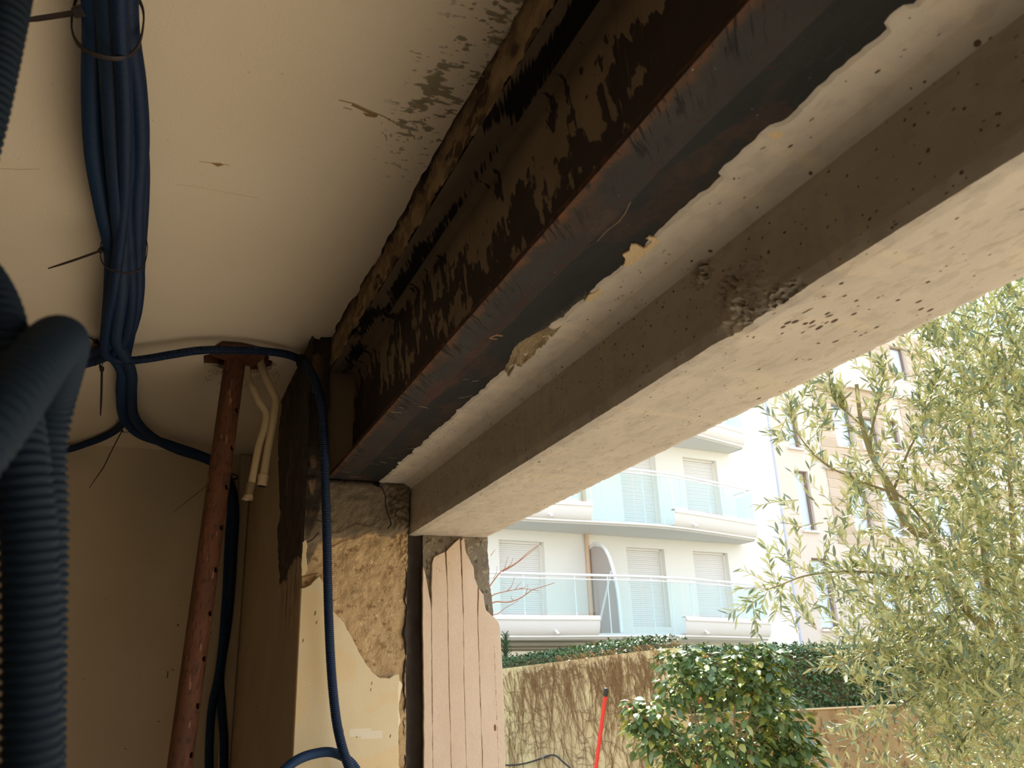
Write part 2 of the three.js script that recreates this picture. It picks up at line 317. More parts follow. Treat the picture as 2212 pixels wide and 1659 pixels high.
// cream plaster still on the inner leaf
const coatC = canvas(512, 1024, (u, v, px, py) => {
  const x = XL + u * 0.3, y = 1.15 + v * 0.8; let c = mix3([226, 205, 164], [216, 192, 146], fbm(x * 14, y * 9, 4, 31));
  const s = sstep(0.50, 0.62, fbm(x * 16 + 3, y * 13, 3, 36)) * sstep(1.28, 1.36, y + 0.3 * (x - 0.4)); c = mix3(c, [224, 190, 132], s * 0.45);
  const k = sstep(0.66, 0.69, fbm(x * 30, y * 12, 3, 38)) * sstep(1.6, 1.5, y); c = mix3(c, [212, 184, 130], k * 0.35);
  const n = (hash(px, py, 8) - 0.5) * 6; return [c[0] + n, c[1] + n, c[2] + n];
}, (g, w, h) => {
  const P = (px, py) => { const q = onZ(px, py, ZJ); return [(q.x - XL) / 0.3 * w, (1 - (q.y - 1.15) / 0.8) * h]; };
  for (const [px, py, r] of [[680, 1325, 4], [683, 1345, 3], [654, 1384, 3], [800, 1490, 2.5], [802, 1476, 2.5], [842, 1590, 3], [740, 1580, 3], [770, 1590, 3]]) { const [x, y] = P(px, py); g.fillStyle = css([120, 88, 50], 0.8); g.beginPath(); g.ellipse(x, y, r, r * 2, 0.3, 0, 7); g.fill(); }
  for (const [px, py] of [[775, 1583], [800, 1588]]) { const [x, y] = P(px, py); g.fillStyle = css([228, 214, 184], 0.9); g.fillRect(x - 40, y - 12, 90, 22); }
});
const coatMat = mat(0xffffff, 0.55, { map: texture(coatC), bumpMap: grain(3, 3), bumpScale: 0.0004 });
const uvXY = (g, fx, fy) => { const p = g.attributes.position, uv = g.attributes.uv; for (let i = 0; i < p.count; i++) uv.setXY(i, fx(p.getX(i)), fy(p.getY(i))); return g; };
{
  const px2 = (list) => list.map(([a, b, flag]) => { const q = onZ(a, b, ZJ); return [q.x, q.y, flag]; });
  const coat = px2([[652, 1272], [664, 1268], [676, 1258], [682, 1252], [689, 1247], [698, 1262], [702, 1273], [716, 1318], [742, 1347], [757, 1377], [785, 1429], [804, 1455], [820, 1466], [840, 1467], [851, 1459], [860, 1458]]);
  const last = coat[coat.length - 1];
  const poly = [...jag([...coat, [last[0] + 0.003, 0, 1], [XL, 0, 1], [XL, coat[0][1], 1]], 0.008, 0.0022, 4)];
  part('plaster_coat', uvXY(flatShape(poly, 0.016, 0.002).translate(0, 0, ZJ - 0.012), (x) => (x - XL) / 0.3, (y) => (y - 1.15) / 0.8), coatMat, pier, 'smooth cream plaster coat with a torn curved edge');
  const sliver = px2([[654, 1172], [660, 1166], [664, 1180], [661, 1200], [663, 1232], [658, 1240], [652, 1243]]);
  part('plaster_flake', uvXY(flatShape(jag(sliver, 0.006, 0.002, 9), 0.008, 0.001).translate(0, 0, ZJ - 0.008), (x) => (x - XL) / 0.3, (y) => (y - 1.15) / 0.8), coatMat, pier);
  const rest = px2([[861, 1470], [868, 1478], [860, 1530], [864, 1560], [858, 1580]]);
  part('plaster_flake', flatShape(jag(rest, 0.006, 0.002, 12), 0.006, 0.001).translate(0, 0, ZJ - 0.005), mat(0xe9d8b4, 0.7), pier);
  // pink outer render, cut into strips by five saw lines
  const pinkC = canvas(768, 1536, (u, v, px, py) => {
    const x = 0.7 + u * 0.22, y = 1.15 + v * 0.9; let c = mix3([226, 201, 172], [214, 187, 157], fbm(x * 30, y * 10, 4, 71)); const n = (hash(px, py, 5) - 0.5) * 8 + 10 * (fbm(px / 7, py / 7, 2, 5) - 0.5); return [c[0] + n, c[1] + n, c[2] + n];
  }, (g, w, h) => {
    const P = (px, py) => { const q = onZ(px, py, ZJ); return [(q.x - 0.7) / 0.22 * w, (1 - (q.y - 1.15) / 0.9) * h]; };
    for (let k = 0; k < 34; k++) { const t = k / 33, [x, y] = P(lerp(1066, 1075, t) + rr(-0.6, 0.6), lerp(1395, 1655, t)); g.fillStyle = css([120, 86, 54], rr(0.2, 0.8)); g.fillRect(x, y, rr(2, 5), rr(6, 26)); }
    for (let k = 0; k < 50; k++) { const [x, y] = P(rr(920, 1080), rr(1230, 1659)); g.fillStyle = css([130, 92, 60], rr(0.1, 0.6)); g.fillRect(x, y, rr(1, 4), rr(1, 5)); }
    for (let k = 0; k < 16; k++) { const [x, y] = P(rr(940, 978), rr(1185, 1240)); g.fillStyle = css([120, 84, 50], rr(0.3, 0.8)); g.fillRect(x, y, rr(2, 6), rr(2, 10)); }
    const [sx, sy] = P(1068, 1572); g.fillStyle = css([120, 70, 46], 0.95); g.beginPath(); g.ellipse(sx, sy, 11, 14, 0, 0, 7); g.fill();
  });
  const pinkMat = mat(0xffffff, 0.9, { map: texture(pinkC), bumpMap: grain(2, 8), bumpScale: 0.0012 });
  const z5 = (a, b) => [580 + a / 3.079, 1120 + b / 3.079];
  const lines = [[[1078, 500], [1080, 640], [1083, 1000], [1090, 1659]], [[1172, 228], [1186, 450], [1195, 1000], [1212, 1659]], [[1272, 138], [1292, 640], [1296, 1000], [1312, 1659]], [[1390, 470], [1388, 700], [1398, 1000], [1420, 1659]]];
  const tops = [[[1026, 322], [1040, 372], [1056, 470], [1074, 560]], [[1086, 352], [1088, 300], [1100, 260], [1140, 238], [1168, 226]], [[1182, 220], [1210, 190], [1240, 160], [1268, 138]], [[1280, 150], [1296, 132], [1310, 230], [1340, 290], [1360, 330], [1366, 400], [1386, 452]], [[1396, 468], [1426, 510], [1432, 560], [1442, 612], [1470, 640], [1500, 660], [1524, 690], [1533, 715]]];
  const left = [[1026, 322], [1024, 700], [1032, 1200], [1032, 1659]], right = [[1533, 715], [1545, 900], [1555, 1100], [1572, 1659]];
  const tidy = (l, o) => l.map(([a, b]) => [...z5(a + o, b)]);
  for (let k = 0; k < 5; k++) {
    const L = k ? tidy(lines[k - 1], 3) : tidy(left, 0), Rr = k < 4 ? tidy(lines[k], -3) : tidy(right, 0), T = tops[k].map(([a, b]) => z5(a, b));
    const top = [L[0], ...T, Rr[0]].filter((p, i, a) => i === 0 || Math.hypot(p[0] - a[i - 1][0], p[1] - a[i - 1][1]) > 1.5);
    const Lw = px2(L.slice(1).reverse()), Rw = px2(Rr.slice(1)), Tw = px2(k === 0 ? T : k === 1 ? [...T] : T);
    const foot = (q) => [q[0] + (q[0] - 0.81) * 0, 0.0, 1];
    const outline = [...Tw, ...Rw, foot(Rw[Rw.length - 1]), foot(Lw[0]), ...Lw];
    part('render_strip', uvXY(flatShape(jag(outline, 0.007, 0.0011, 20 + k), 0.010, 0.001).translate(0, 0, ZJ - 0.006), (x) => (x - 0.7) / 0.22, (y) => (y - 1.15) / 0.9), pinkMat, pier);
  }
}
// side face of the pier towards the room, with bedding mortar squeezed out near the top
{
  const SW = 1.28, SYB = 1.15;
  const smear = (z, y) => { const b = lerp(0.34, 0.52, clamp((y - 1.95) / 0.55)) + 0.12 * (fbm(3, y * 14, 4, 14) - 0.5) + 0.02 * (fbm(9, y * 60, 2, 15) - 0.5), d = -2.2 - z, low = 1.965 + 0.03 * (fbm(z * 30, 2, 3, 17) - 0.5) - 0.03 * sstep(0.1, 0.3, d); return sstep(b + 0.006, b - 0.006, d) * sstep(low - 0.006, low + 0.006, y) * sstep(0.03, 0.0, y + 0.05 * d - 2.56); };
  const sideC = canvas(1024, 1024, (u, v, px, py) => {
    const z = ZJ - u * SW, y = SYB + v * 1.42, f = fbm(z * 7, y * 7, 4, 24), n = (hash(px, py, 6) - 0.5) * 6;
    let c = mix3([178, 156, 126], [163, 141, 112], f);
    const m = smear(z, y); c = mix3(c, mix3([70, 60, 48], [44, 37, 30], fbm(z * 30, y * 30, 4, 25)), m);
    c = mix3(c, [120, 94, 64], m * sstep(0.60, 0.70, fbm(z * 20, y * 14, 4, 27)) * 0.7 * sstep(0.2, 0.34, ZJ - z));
    const dr = sstep(0.64, 0.70, fbm(z * 95, y * 9, 3, 29)) * sstep(1.72, 1.95, y) * sstep(0.5, 0.2, ZJ - z) * (1 - m); c = mix3(c, [70, 52, 36], dr * 0.85);
    return [c[0] + n, c[1] + n, c[2] + n];
  }, (g, w, h) => {
    const P = (px, py) => { const q = onX(px, py, XL); return [(ZJ - q.z) / SW * w, (1 - (q.y - SYB) / 1.42) * h]; };
    for (const [px, py, l] of [[556, 1535, 14], [554, 1525, 4], [618, 1295, 22], [628, 1320, 12], [560, 1570, 10], [615, 1250, 16], [600, 1230, 12], [635, 1300, 8]]) { const [x, y] = P(px, py), [x1, y1] = P(px + 1, py + l); g.strokeStyle = css([64, 44, 28], 0.8); g.lineWidth = 2.4; g.beginPath(); g.moveTo(x, y); g.lineTo(x1, y1); g.stroke(); }
  });
  part('side_plaster', sheet(170, 380, (s, t) => { const z = lerp(ZJ, ZB - 0.01, s * s * 0.5 + s * 0.5), y = t * (CEIL + 0.08), m = smear(z, y); return V(XL - m * (0.002 + 0.011 * clamp(lump(z * 1.6, y * 1.6, 28) + 0.35)) * (s === 0 ? 0.3 : 1), y, z); }, (s, t, q) => [(ZJ - q.z) / SW, (q.y - SYB) / 1.42]), mat(0xffffff, 0.9, { map: texture(sideC), bumpMap: grain(6, 6), bumpScale: 0.001 }), pier, 'side face with dark mortar squeezed out at the top');
}
// what is left of the wall over the beams, and the wall on past the opening
{
  part('wall_over_beams', [box(0.47, XO, STEEL + SH + 0.02, CEIL + 0.25, ZJ - 0.1, ZR + 0.2)], mat(0xa59076, 0.95), pier);
  const bedC = canvas(2048, 256, (u, v, px, py) => {
    const z = -2.25 + u * 1.95, y = v, f = fbm(z * 30, v * 4, 5, 81), n = (hash(px, py, 7) - 0.5) * 14;
    let c = mix3([188, 159, 120], [144, 119, 88], sstep(0.3, 0.7, f)); c = mix3(c, [84, 66, 48], sstep(0.60, 0.68, fbm(z * 14 + 5, v * 3, 4, 83)) * 0.85); c = mix3(c, [188, 160, 118], sstep(0.66, 0.74, fbm(z * 70, v * 9, 3, 85)) * 0.7);
    return [c[0] + n, c[1] + n, c[2] + n];
  });
  part('broken_bed', sheet(420, 26, (s, t) => {
    const z = lerp(-2.25, -0.3, s), yb = STEEL + SH - 0.012, y = lerp(yb, CEIL + 0.04, t), b = lump(z * 2.2, y * 2.2, 86), k = clamp(lump(z * 0.8, 1, 87) + 0.5);
    return V(0.438 + 0.003 * (1 - t) - 0.004 * k + 0.014 * b + 0.005 * lump(z * 7, y * 7, 88) + 0.006 * t, y + 0.006 * lump(z * 3, y, 89), z);
  }), mat(0xffffff, 0.95, { map: texture(bedC), bumpMap: grain(30, 2), bumpScale: 0.004 }), pier, 'crumbling mortar bed between ceiling and steel');
  part('bed_core', box(0.455, 0.5, STEEL + SH - 0.01, CEIL + 0.1, ZJ - 0.1, ZR), mat(0xa59076, 0.95), pier);
  part('wall_past_opening', box(XL, XO, -0.1, CEIL + 0.1, 1.7, ZR), mat(0xcdb892, 0.9), pier);
}

// ---------------------------------------------------------------- steel beam
const ZF = -2.26, ZN = 1.8, BZ0 = -2.22, BL = 1.87;   // textures cover z -2.22 .. -0.35
const bu = (z) => (z - BZ0) / BL;
{
  const beam = thing('steel_beam', 'rusty dark steel beam under the cut ceiling edge', 'beam');
  // underside of the bottom flange: mill scale, rust from the inner edge, a band of pock marks; u along, v from the room side
  const flC = canvas(2048, 384, (u, v, px, py) => {
    const z = BZ0 + u * BL, f = fbm(u * 24, v * 5, 5, 101), f2 = fbm(u * 200, v * 16, 3, 102), n = (hash(px, py, 9) - 0.5) * 12;
    const base = v > 0.46 + 0.06 * (fbm(u * 16, 2, 3, 106) - 0.5) ? mix3([42, 42, 39], [30, 31, 31], f) : mix3([60, 56, 51], [43, 42, 40], f);
    let c = base;
    const rusty = sstep(0.5, 0.6, fbm(u * 15, v * 2.5, 4, 119));
    c = mix3(c, mix3([84, 56, 38], [68, 46, 34], f), rusty * f2 * 0.7);
    const rust = sstep(0.12, 0.0, v - 0.14 * (fbm(u * 90, 1, 4, 103) - 0.5)); c = mix3(c, [112, 66, 34], rust * (0.2 + 0.7 * f2));
    const hair = sstep(0.56, 0.66, fbm(u * 520 + v * (26 + 30 * fbm(u * 40, v * 3, 2, 109)), v * 6, 3, 104)) * sstep(0.42, 0.12, v) * sstep(0.3, 0.5, fbm(u * 26, 4, 3, 105)); c = mix3(c, [26, 20, 18], hair * 0.85);
    const patch = sstep(0.6, 0.72, fbm(u * 13 + 2, v * 4, 4, 107)) * sstep(0.2, 0.34, v) * sstep(0.62, 0.5, v); c = mix3(c, [80, 48, 36], patch * 0.45 * sstep(0.75, 0.55, u));
    const k = sstep(0.70, 0.8, fbm(u * 90, v * 26, 3, 108)) * sstep(0.55, 0.7, v); c = mix3(c, [46, 46, 46], k * 0.5);
    return [c[0] + n, c[1] + n, c[2] + n];
  }, (g, w, h) => {
    for (let k = 0; k < 900; k++) {   // pock marks with darker rims
      const u = rnd() * rnd() * 0.35 + rnd() * 0.65, v = 0.40 + 0.10 * (rnd() + rnd() - 1) + 0.03 * Math.sin(u * 30), x = u * w, y = (1 - v) * h, r = rr(1.2, 4.6) * (0.6 + 0.4 * fbm(u * 20, 1));
      g.fillStyle = css([72, 38, 30], rr(0.3, 0.9)); g.beginPath(); g.ellipse(x, y, r * 1.1, r * 1.5, 0, 0, 7); g.fill();
      g.strokeStyle = css([44, 28, 24], rr(0.3, 0.8)); g.lineWidth = 1; g.stroke();
    }
    const P = (px, py) => { const q = onY(px, py, STEEL); return [bu(q.z) * w, (1 - (q.x - SX0) / (SX1 - SX0)) * h]; };
    const line = (pts, col, lw) => { g.strokeStyle = col; g.lineWidth = lw; g.beginPath(); pts.forEach((p, i) => { const [x, y] = P(...p); i ? g.lineTo(x, y) : g.moveTo(x, y); }); g.stroke(); };
    line([[1362, 437], [1350, 462], [1338, 478], [1310, 500], [1290, 522]], css([176, 150, 108], 0.75), 2.4); line([[1290, 522], [1262, 540], [1240, 560]], css([150, 130, 98], 0.4), 1.6);
    for (const [a, b, l, s] of [[757, 1030, 24, 1], [800, 1002, 20, 3], [835, 988, 22, 2], [820, 998, 16, 3], [845, 890, 22, 2], [880, 970, 40, -8], [990, 860, 30, -6], [1000, 820, 14, 0], [1020, 824, 14, -2], [860, 880, 12, 2], [905, 878, 20, 4], [740, 1020, 18, 1]]) line([[a, b], [a + l * 0.5, b + s * 0.3], [a + l, b + s]], css([206, 186, 150], rr(0.4, 0.85)), rr(1.4, 3));
    line([[1058, 730], [1072, 724], [1086, 726]], css([156, 118, 70], 0.9), 6); line([[1058, 731], [1074, 733]], css([156, 118, 70], 0.8), 5);
    for (let k = 0; k < 30; k++) { const [x, y] = [rnd() * w, rnd() * h]; g.fillStyle = css([220, 200, 160], rr(0.3, 0.9)); g.fillRect(x, y, rr(1, 3), rr(1, 3)); }
    // cement haze where laitance ran out on the steel
    for (let k = 0; k < 2600; k++) { const t = rnd(), a = lerp(1115, 1270, t), b = lerp(765, 640, t) + rr(-26, 4) * (1 - 0.4 * t) * rnd(), [x, y] = P(a + rr(-6, 6), b); g.fillStyle = css([196, 172, 130], rr(0.08, 0.4)); g.fillRect(x, y, rr(1, 3), rr(1, 2)); }
  });
  const flMat = mat(0xffffff, 0.75, { specularIntensity: 0.35, map: texture(flC), bumpMap: texture(flC, false), bumpScale: 0.0012 });
  const flangeSide = (z0, z1, n) => sheet(n, 10, (s, t) => V(lerp(SX0, SX1, t), STEEL + 0.0004 * lump(s * 20, t, 3), lerp(z0, z1, s)), (s, t, q) => [bu(q.z), t]);
  const T = 0.010;
  const edgeC = canvas(1024, 64, (u, v, px, py) => { const f = fbm(u * 160, v * 3, 4, 111), n = (hash(px, py, 3) - 0.5) * 16; const c = mix3([104, 60, 32], [50, 32, 22], sstep(0.3, 0.7, f)); return [c[0] + n, c[1] + n, c[2] + n]; });
  const edgeMat = mat(0xffffff, 0.8, { metalness: 0.1, map: texture(edgeC, true, [1, 1]), bumpMap: grain(40, 1), bumpScale: 0.001 });
  const bf = part('bottom_flange', flangeSide(ZF, ZN, 60), flMat, beam, 'grey mill-scaled flange with a rust-red inner edge');
  part('flange_edge', [box(SX0, SX0 + 0.004, STEEL + 0.0005, STEEL + T, ZF, ZN), box(SX0 + 0.004, SX1, STEEL + 0.0015, STEEL + T, ZF, ZN)].map((g) => { const p = g.attributes.position, uv = g.attributes.uv; for (let i = 0; i < p.count; i++) uv.setXY(i, bu(p.getZ(i)), (p.getY(i) - STEEL) / T); return g; }), edgeMat, bf, 'thin orange rust edge');
  // web and root fillets and the underside of the top flange: one profile per part, mortar film peeling off red-brown steel
  const webC = canvas(2048, 768, (u, v, px, py) => {
    const f = fbm(u * 26, v * 5, 5, 121), n = (hash(px, py, 11) - 0.5) * 10;
    const film = mix3([146, 127, 104], [120, 103, 82], f), bare = mix3([54, 37, 30], [32, 24, 21], f);
    const drips = fbm(u * 130 + v * 6, v * 9, 4, 122), big = fbm(u * 18, v * 5, 4, 123), keep = big * 0.55 + drips * 0.45 + 0.42 * (v - 0.62) + 0.16 * sstep(0.25, 0.6, u) - 0.05 - 0.16 * sstep(0.62, 0.85, u) * sstep(0.2, 0.0, v - 0.5);
    let c = mix3(bare, film, sstep(0.50, 0.54, keep + 0.05 * (fbm(u * 300, v * 40, 2, 125) - 0.5)));
    const run = sstep(0.72, 0.76, fbm(u * 320, v * 3, 2, 124)) * sstep(0.35, 0.55, v); c = mix3(c, [120, 100, 76], run * 0.5);
    return [c[0] + n, c[1] + n, c[2] + n];
  });
  const webMat = mat(0xffffff, 0.75, { metalness: 0.1, map: texture(webC), bumpMap: texture(webC, false), bumpScale: 0.0015 });
  const YT = STEEL + SH - 0.011, wx = WEBX - 0.0045, R = 0.018, prof = [[wx - R, STEEL + T]];
  for (let k = 1; k <= 6; k++) { const a = k / 6 * Math.PI / 2; prof.push([wx - R + R * Math.sin(a), STEEL + T + R - R * Math.cos(a)]); }
  for (let k = 0; k <= 6; k++) { const a = k / 6 * Math.PI / 2; prof.push([wx - R + R * Math.cos(a), YT - R + R * Math.sin(a)]); }
  part('web', sheet(80, prof.length - 1, (s, t) => { const [x, y] = prof[Math.round(t * (prof.length - 1))]; return V(x, y, lerp(ZF, ZN, s)); }, (s, t, q) => [bu(q.z), clamp((q.y - STEEL) / SH) * 0.92 + clamp((wx - q.x) / R) * 0.06 * (q.y > STEEL + 0.2)]), webMat, beam, 'dark red-brown web with peeling mortar film');
  const tfC = canvas(2048, 192, (u, v, px, py) => {
    const f = fbm(u * 30, v * 3, 4, 131), n = (hash(px, py, 12) - 0.5) * 10; let c = mix3([150, 130, 105], [124, 106, 84], f);
    const bl = fbm(u * 11 + 1, v * 1.3, 3, 132), st = fbm(u * 330 + v * 18, v * 2.2, 3, 133);
    c = mix3(c, mix3([34, 28, 24], [18, 16, 15], f), sstep(0.50, 0.58, bl * 0.76 + st * 0.24 - 0.06 * sstep(0.35, 0.55, u) * sstep(0.75, 0.6, u) + 0.04 * sstep(0.5, 0.1, u)));
    return [c[0] + n, c[1] + n, c[2] + n];
  });
  const tfMat = mat(0xffffff, 0.9, { map: texture(tfC), bumpMap: texture(tfC, false), bumpScale: 0.003 });
  part('top_flange', sheet(80, 2, (s, t) => V(lerp(SX0 - 0.002, wx - R, t), YT, lerp(ZF, ZN, s)), (s, t, q) => [bu(q.z), t]), tfMat, beam, 'top flange underside with black scraped patches');
  part('steel_core', [box(wx + 0.001, WEBX + 0.004, STEEL + 0.004, YT + 0.004, ZF, ZN), box(SX0, SX1, YT + 0.001, STEEL + SH, ZF, ZN)], mat(0x3a2a22, 0.8), beam);
}

// ---------------------------------------------------------------- concrete lintel
{
  const li = thing('concrete_lintel', 'pale cast concrete lintel with a dropped outer step', 'lintel');
  // profile walked from the steel: upper strip, small chamfer, inner drop face, soffit, outer face
  const prof = [], seg = [];
  const walk = (x0, y0, x1, y1, n, tag) => { for (let k = 0; k < n; k++) { prof.push([lerp(x0, x1, k / n), lerp(y0, y1, k / n)]); seg.push(tag); } };
  walk(SX1 - 0.008, CON, 0.645, CON, 12, 0); walk(0.645, CON, CFX, CON - 0.014, 6, 1); walk(CFX, CON - 0.014, CFX, CONL, 34, 2); walk(CFX, CONL, COX, CONL, 52, 3); walk(COX, CONL, COX + 0.004, CONL + 0.09, 16, 4);
  prof.push([COX + 0.004, CONL + 0.09]); seg.push(4);
  const along = [0]; for (let k = 1; k < prof.length; k++) along.push(along[k - 1] + Math.hypot(prof[k][0] - prof[k - 1][0], prof[k][1] - prof[k - 1][1]));
  const TOT = along[along.length - 1];
  const hc = onX(1590, 640, CFX), hc2 = onX(1680, 690, CFX), hc3 = onX(1520, 585, CFX);
  const comb = (z, y) => { let m = 0; for (const [c, r] of [[hc, 0.055], [hc2, 0.05], [hc3, 0.03]]) m = Math.max(m, sstep(1.25, 0.35, Math.hypot(z - c.z, (y - c.y) * 1.1) / r + 0.5 * (fbm(z * 30, y * 30, 3, 141) - 0.5))); return m; };
  const rowOf = (k) => along[k] / TOT;
  const faceLo = (CON - CONL) , vStrip = (0.642 - SX1 + 0.008) / TOT, vFace0 = rowOf(18), vSoff0 = rowOf(52), vSoff1 = rowOf(104);
  const conC = canvas(2048, 768, (u, v, px, py) => {
    const z = BZ0 + u * BL, a = v * TOT, n = (hash(px, py, 13) - 0.5) * 8, f = fbm(z * 8, a * 20, 4, 142), f2 = fbm(z * 34, a * 60, 4, 143);
    let c = mix3([205, 194, 176], [186, 175, 158], f); c = mix3(c, [170, 160, 145], sstep(0.56, 0.7, f2) * 0.35);
    const w = sstep(0.62, 0.72, fbm(z * 26, a * 5, 4, 144)); c = mix3(c, [218, 200, 168], w * 0.3);
    const st = sstep(0.65, 0.7, fbm(z * 46, a * 130, 3, 145)) * (v > vSoff0 ? 1 : 0.4); c = mix3(c, [160, 138, 108], st * 0.22);
    return [c[0] + n, c[1] + n, c[2] + n];
  }, (g, w, h) => {
    const row = (q, s) => (s === 'soffit' ? (along[52] + (q.x - CFX)) / TOT : s === 'face' ? (along[18] + (CON - 0.014 - q.y)) / TOT : (q.x - SX1 + 0.008) / TOT);
    const pit = (q, s, rx, ry, a) => { const x = bu(q.z) * w, y = (1 - row(q, s)) * h; g.fillStyle = css([74, 54, 36], a); g.beginPath(); g.ellipse(x, y, rx, ry, rr(-0.4, 0.4), 0, 7); g.fill(); };
    const pits = (n, s, at, rx, ry) => { for (let k = 0; k < n; k++) pit(at(), s, rr(0.8, rx), rr(0.8, ry), rr(0.35, 0.95)); };
    pits(230, 'soffit', () => V(rr(CFX, COX), CONL, rr(-2.2, -0.35)), 3, 2.2);
    pits(330, 'face', () => V(CFX, rr(CONL, CON), rr(-2.2, -0.35)), 2.6, 2.4);
    pits(70, 'strip', () => V(rr(SX1, 0.64), CON, rr(-2.2, -0.35)), 4, 2.2);
    for (const [px, py, rx, ry] of [[1845, 678, 5, 3], [1803, 693, 7, 4], [1770, 708, 8, 4], [1745, 671, 10, 2], [1788, 677, 5, 3], [1792, 682, 6, 3], [1755, 696, 7, 3], [1755, 705, 6, 2], [1692, 706, 5, 3], [1702, 697, 6, 4], [1718, 695, 6, 5], [1786, 697, 4, 2], [1805, 737, 6, 3], [1894, 707, 4, 3], [1768, 741, 3, 3], [1940, 648, 3, 3], [1850, 649, 3, 3], [1825, 639, 3, 3], [1985, 652, 5, 3], [1990, 668, 5, 3], [2010, 670, 6, 3], [1750, 776, 4, 2], [1640, 861, 6, 3], [1640, 798, 4, 2], [1165, 998, 5, 3], [1780, 640, 3, 3], [1740, 699, 4, 4], [1818, 612, 3, 3], [2005, 610, 3, 3], [1735, 718, 4, 2], [1690, 720, 3, 2], [1870, 719, 3, 2], [1860, 724, 4, 2], [1848, 716, 3, 2]]) pit(onY(px, py, CONL), 'soffit', rx, ry, 0.95);
    for (const [px, py, r] of [[1757, 372, 4], [1690, 210, 4], [2117, 92, 6], [2005, 325, 4], [1955, 260, 3], [2084, 235, 3], [1660, 545, 4], [1220, 790, 4], [1975, 270, 3], [1540, 540, 5], [1830, 380, 3]]) pit(onX(px, py, CFX), 'face', r * 0.6, r * 0.8, 0.8);
    // crack by the pier
    g.strokeStyle = css([84, 60, 36], 0.9); g.lineWidth = 2; g.beginPath(); [[1050, 1156], [1070, 1148], [1095, 1142], [1120, 1132], [1135, 1126], [1165, 1110]].forEach((p, i) => { const q = onY(...p, CONL), x = bu(q.z) * w, y = (1 - row(q, 'soffit')) * h; i ? g.lineTo(x, y) : g.moveTo(x, y); }); g.stroke();
  });
  const conMat = mat(0xffffff, 0.9, { map: texture(conC), bumpMap: texture(conC, false), bumpScale: 0.003 });
  const lip = (z) => 0.002 * (fbm(z * 9, 2, 3, 151) - 0.5) * 2 + 0.0045 * (fbm(z * 48, 6, 3, 152) - 0.5) * 2 + 0.007 * sstep(0.68, 0.74, fbm(z * 17 + 4, 1, 2, 153));
  const surface = (z0, z1, n) => sheet(n, prof.length - 1, (s, t) => {
    const k = Math.round(t * (prof.length - 1)), z = lerp(z0, z1, s), tag = seg[k]; let [x, y] = prof[k];
    const r = 0.0016 * lump(z * 1.3, along[k] * 1.3, 161), fine = 0.0012 * lump(z * 6, along[k] * 6, 162);
    if (tag === 0) { const q = 1 - clamp((x - SX1 + 0.008) / 0.04); x -= lip(z) * q; y += r + (k === 0 ? 0.003 : 0); }
    if (tag === 1) { x += r * 2; y += r; }
    if (tag === 2) { const m = comb(z, y), [a, b] = cells(z * 120, y * 120, 3); x += r + fine + m * (0.003 + 0.010 * sstep(0.22, 0.02, b - a) * sstep(0.35, 0.6, fbm(z * 40, y * 40, 2, 163)) - 0.010 * clamp(0.6 - a) - 0.016 * lump(z * 3, y * 3, 164)); }
    const low = Math.max(0, 1 - Math.abs(along[k] - along[52]) / 0.02);   // broken lower arris
    if (low > 0) { const m = comb(z, CONL + 0.02), e = 0.005 * lump(z * 4, 3, 165) + 0.004 * lump(z * 14, 5, 166); x += low * (0.004 + e + m * 0.012 * clamp(lump(z * 8, 2, 167) + 0.5)); y += low * (0.003 + e * 0.6); }
    if (tag === 3) y += r + fine;
    const out = Math.max(0, 1 - Math.abs(along[k] - along[104]) / 0.016); if (out > 0) { const e = 0.005 * lump(z * 3, 8, 168) + 0.004 * lump(z * 11, 9, 169), near = sstep(-2.0, -2.2, z) * 0.006; x -= out * (0.002 + Math.abs(e) - near * lump(z * 9, 2, 170)); y += out * (0.003 + Math.abs(e) * 0.8); }
    return V(x, y, z);
  }, (s, t, q) => [bu(q.z), rowOf(Math.round(t * (prof.length - 1)))]);
  part('cast_face', toCreasedNormals(surface(-2.24, -0.3, 430), 0.5), conMat, li, 'pale board-marked concrete with air holes and a honeycombed patch');
  part('cast_face', toCreasedNormals(surface(-0.3, ZN, 60), 0.5), conMat, li);
  part('body', [box(CFX + 0.012, COX - 0.008, CONL + 0.012, STEEL + SH + 0.03, ZJ, ZN), box(SX1 + 0.001, CFX + 0.02, CON + 0.006, STEEL + SH + 0.03, ZJ, ZN), box(0.86, XO + 0.01, CONL + 0.07, CEIL + 0.2, ZJ - 0.04, ZN)], mat(0x9a8a70, 0.95), li);
  // laitance that ran out over the steel flange
  const runMat = mat(0xd0b78c, 0.85, { bumpMap: grain(3, 3), bumpScale: 0.003 });
  const runOut = (list, th, s) => {
    const pts = list.map(([px, py]) => { const q = onY(px, py, STEEL - 0.002); return [q.x, -q.z]; });
    const g = flatShape(jag(pts, 0.004, 0.0028, s), th, 0.0012).rotateX(-Math.PI / 2).translate(0, STEEL - th + 0.0005, 0);
    return part('cement_run', g, runMat, li, 'thin pale cement run over the steel');
  };
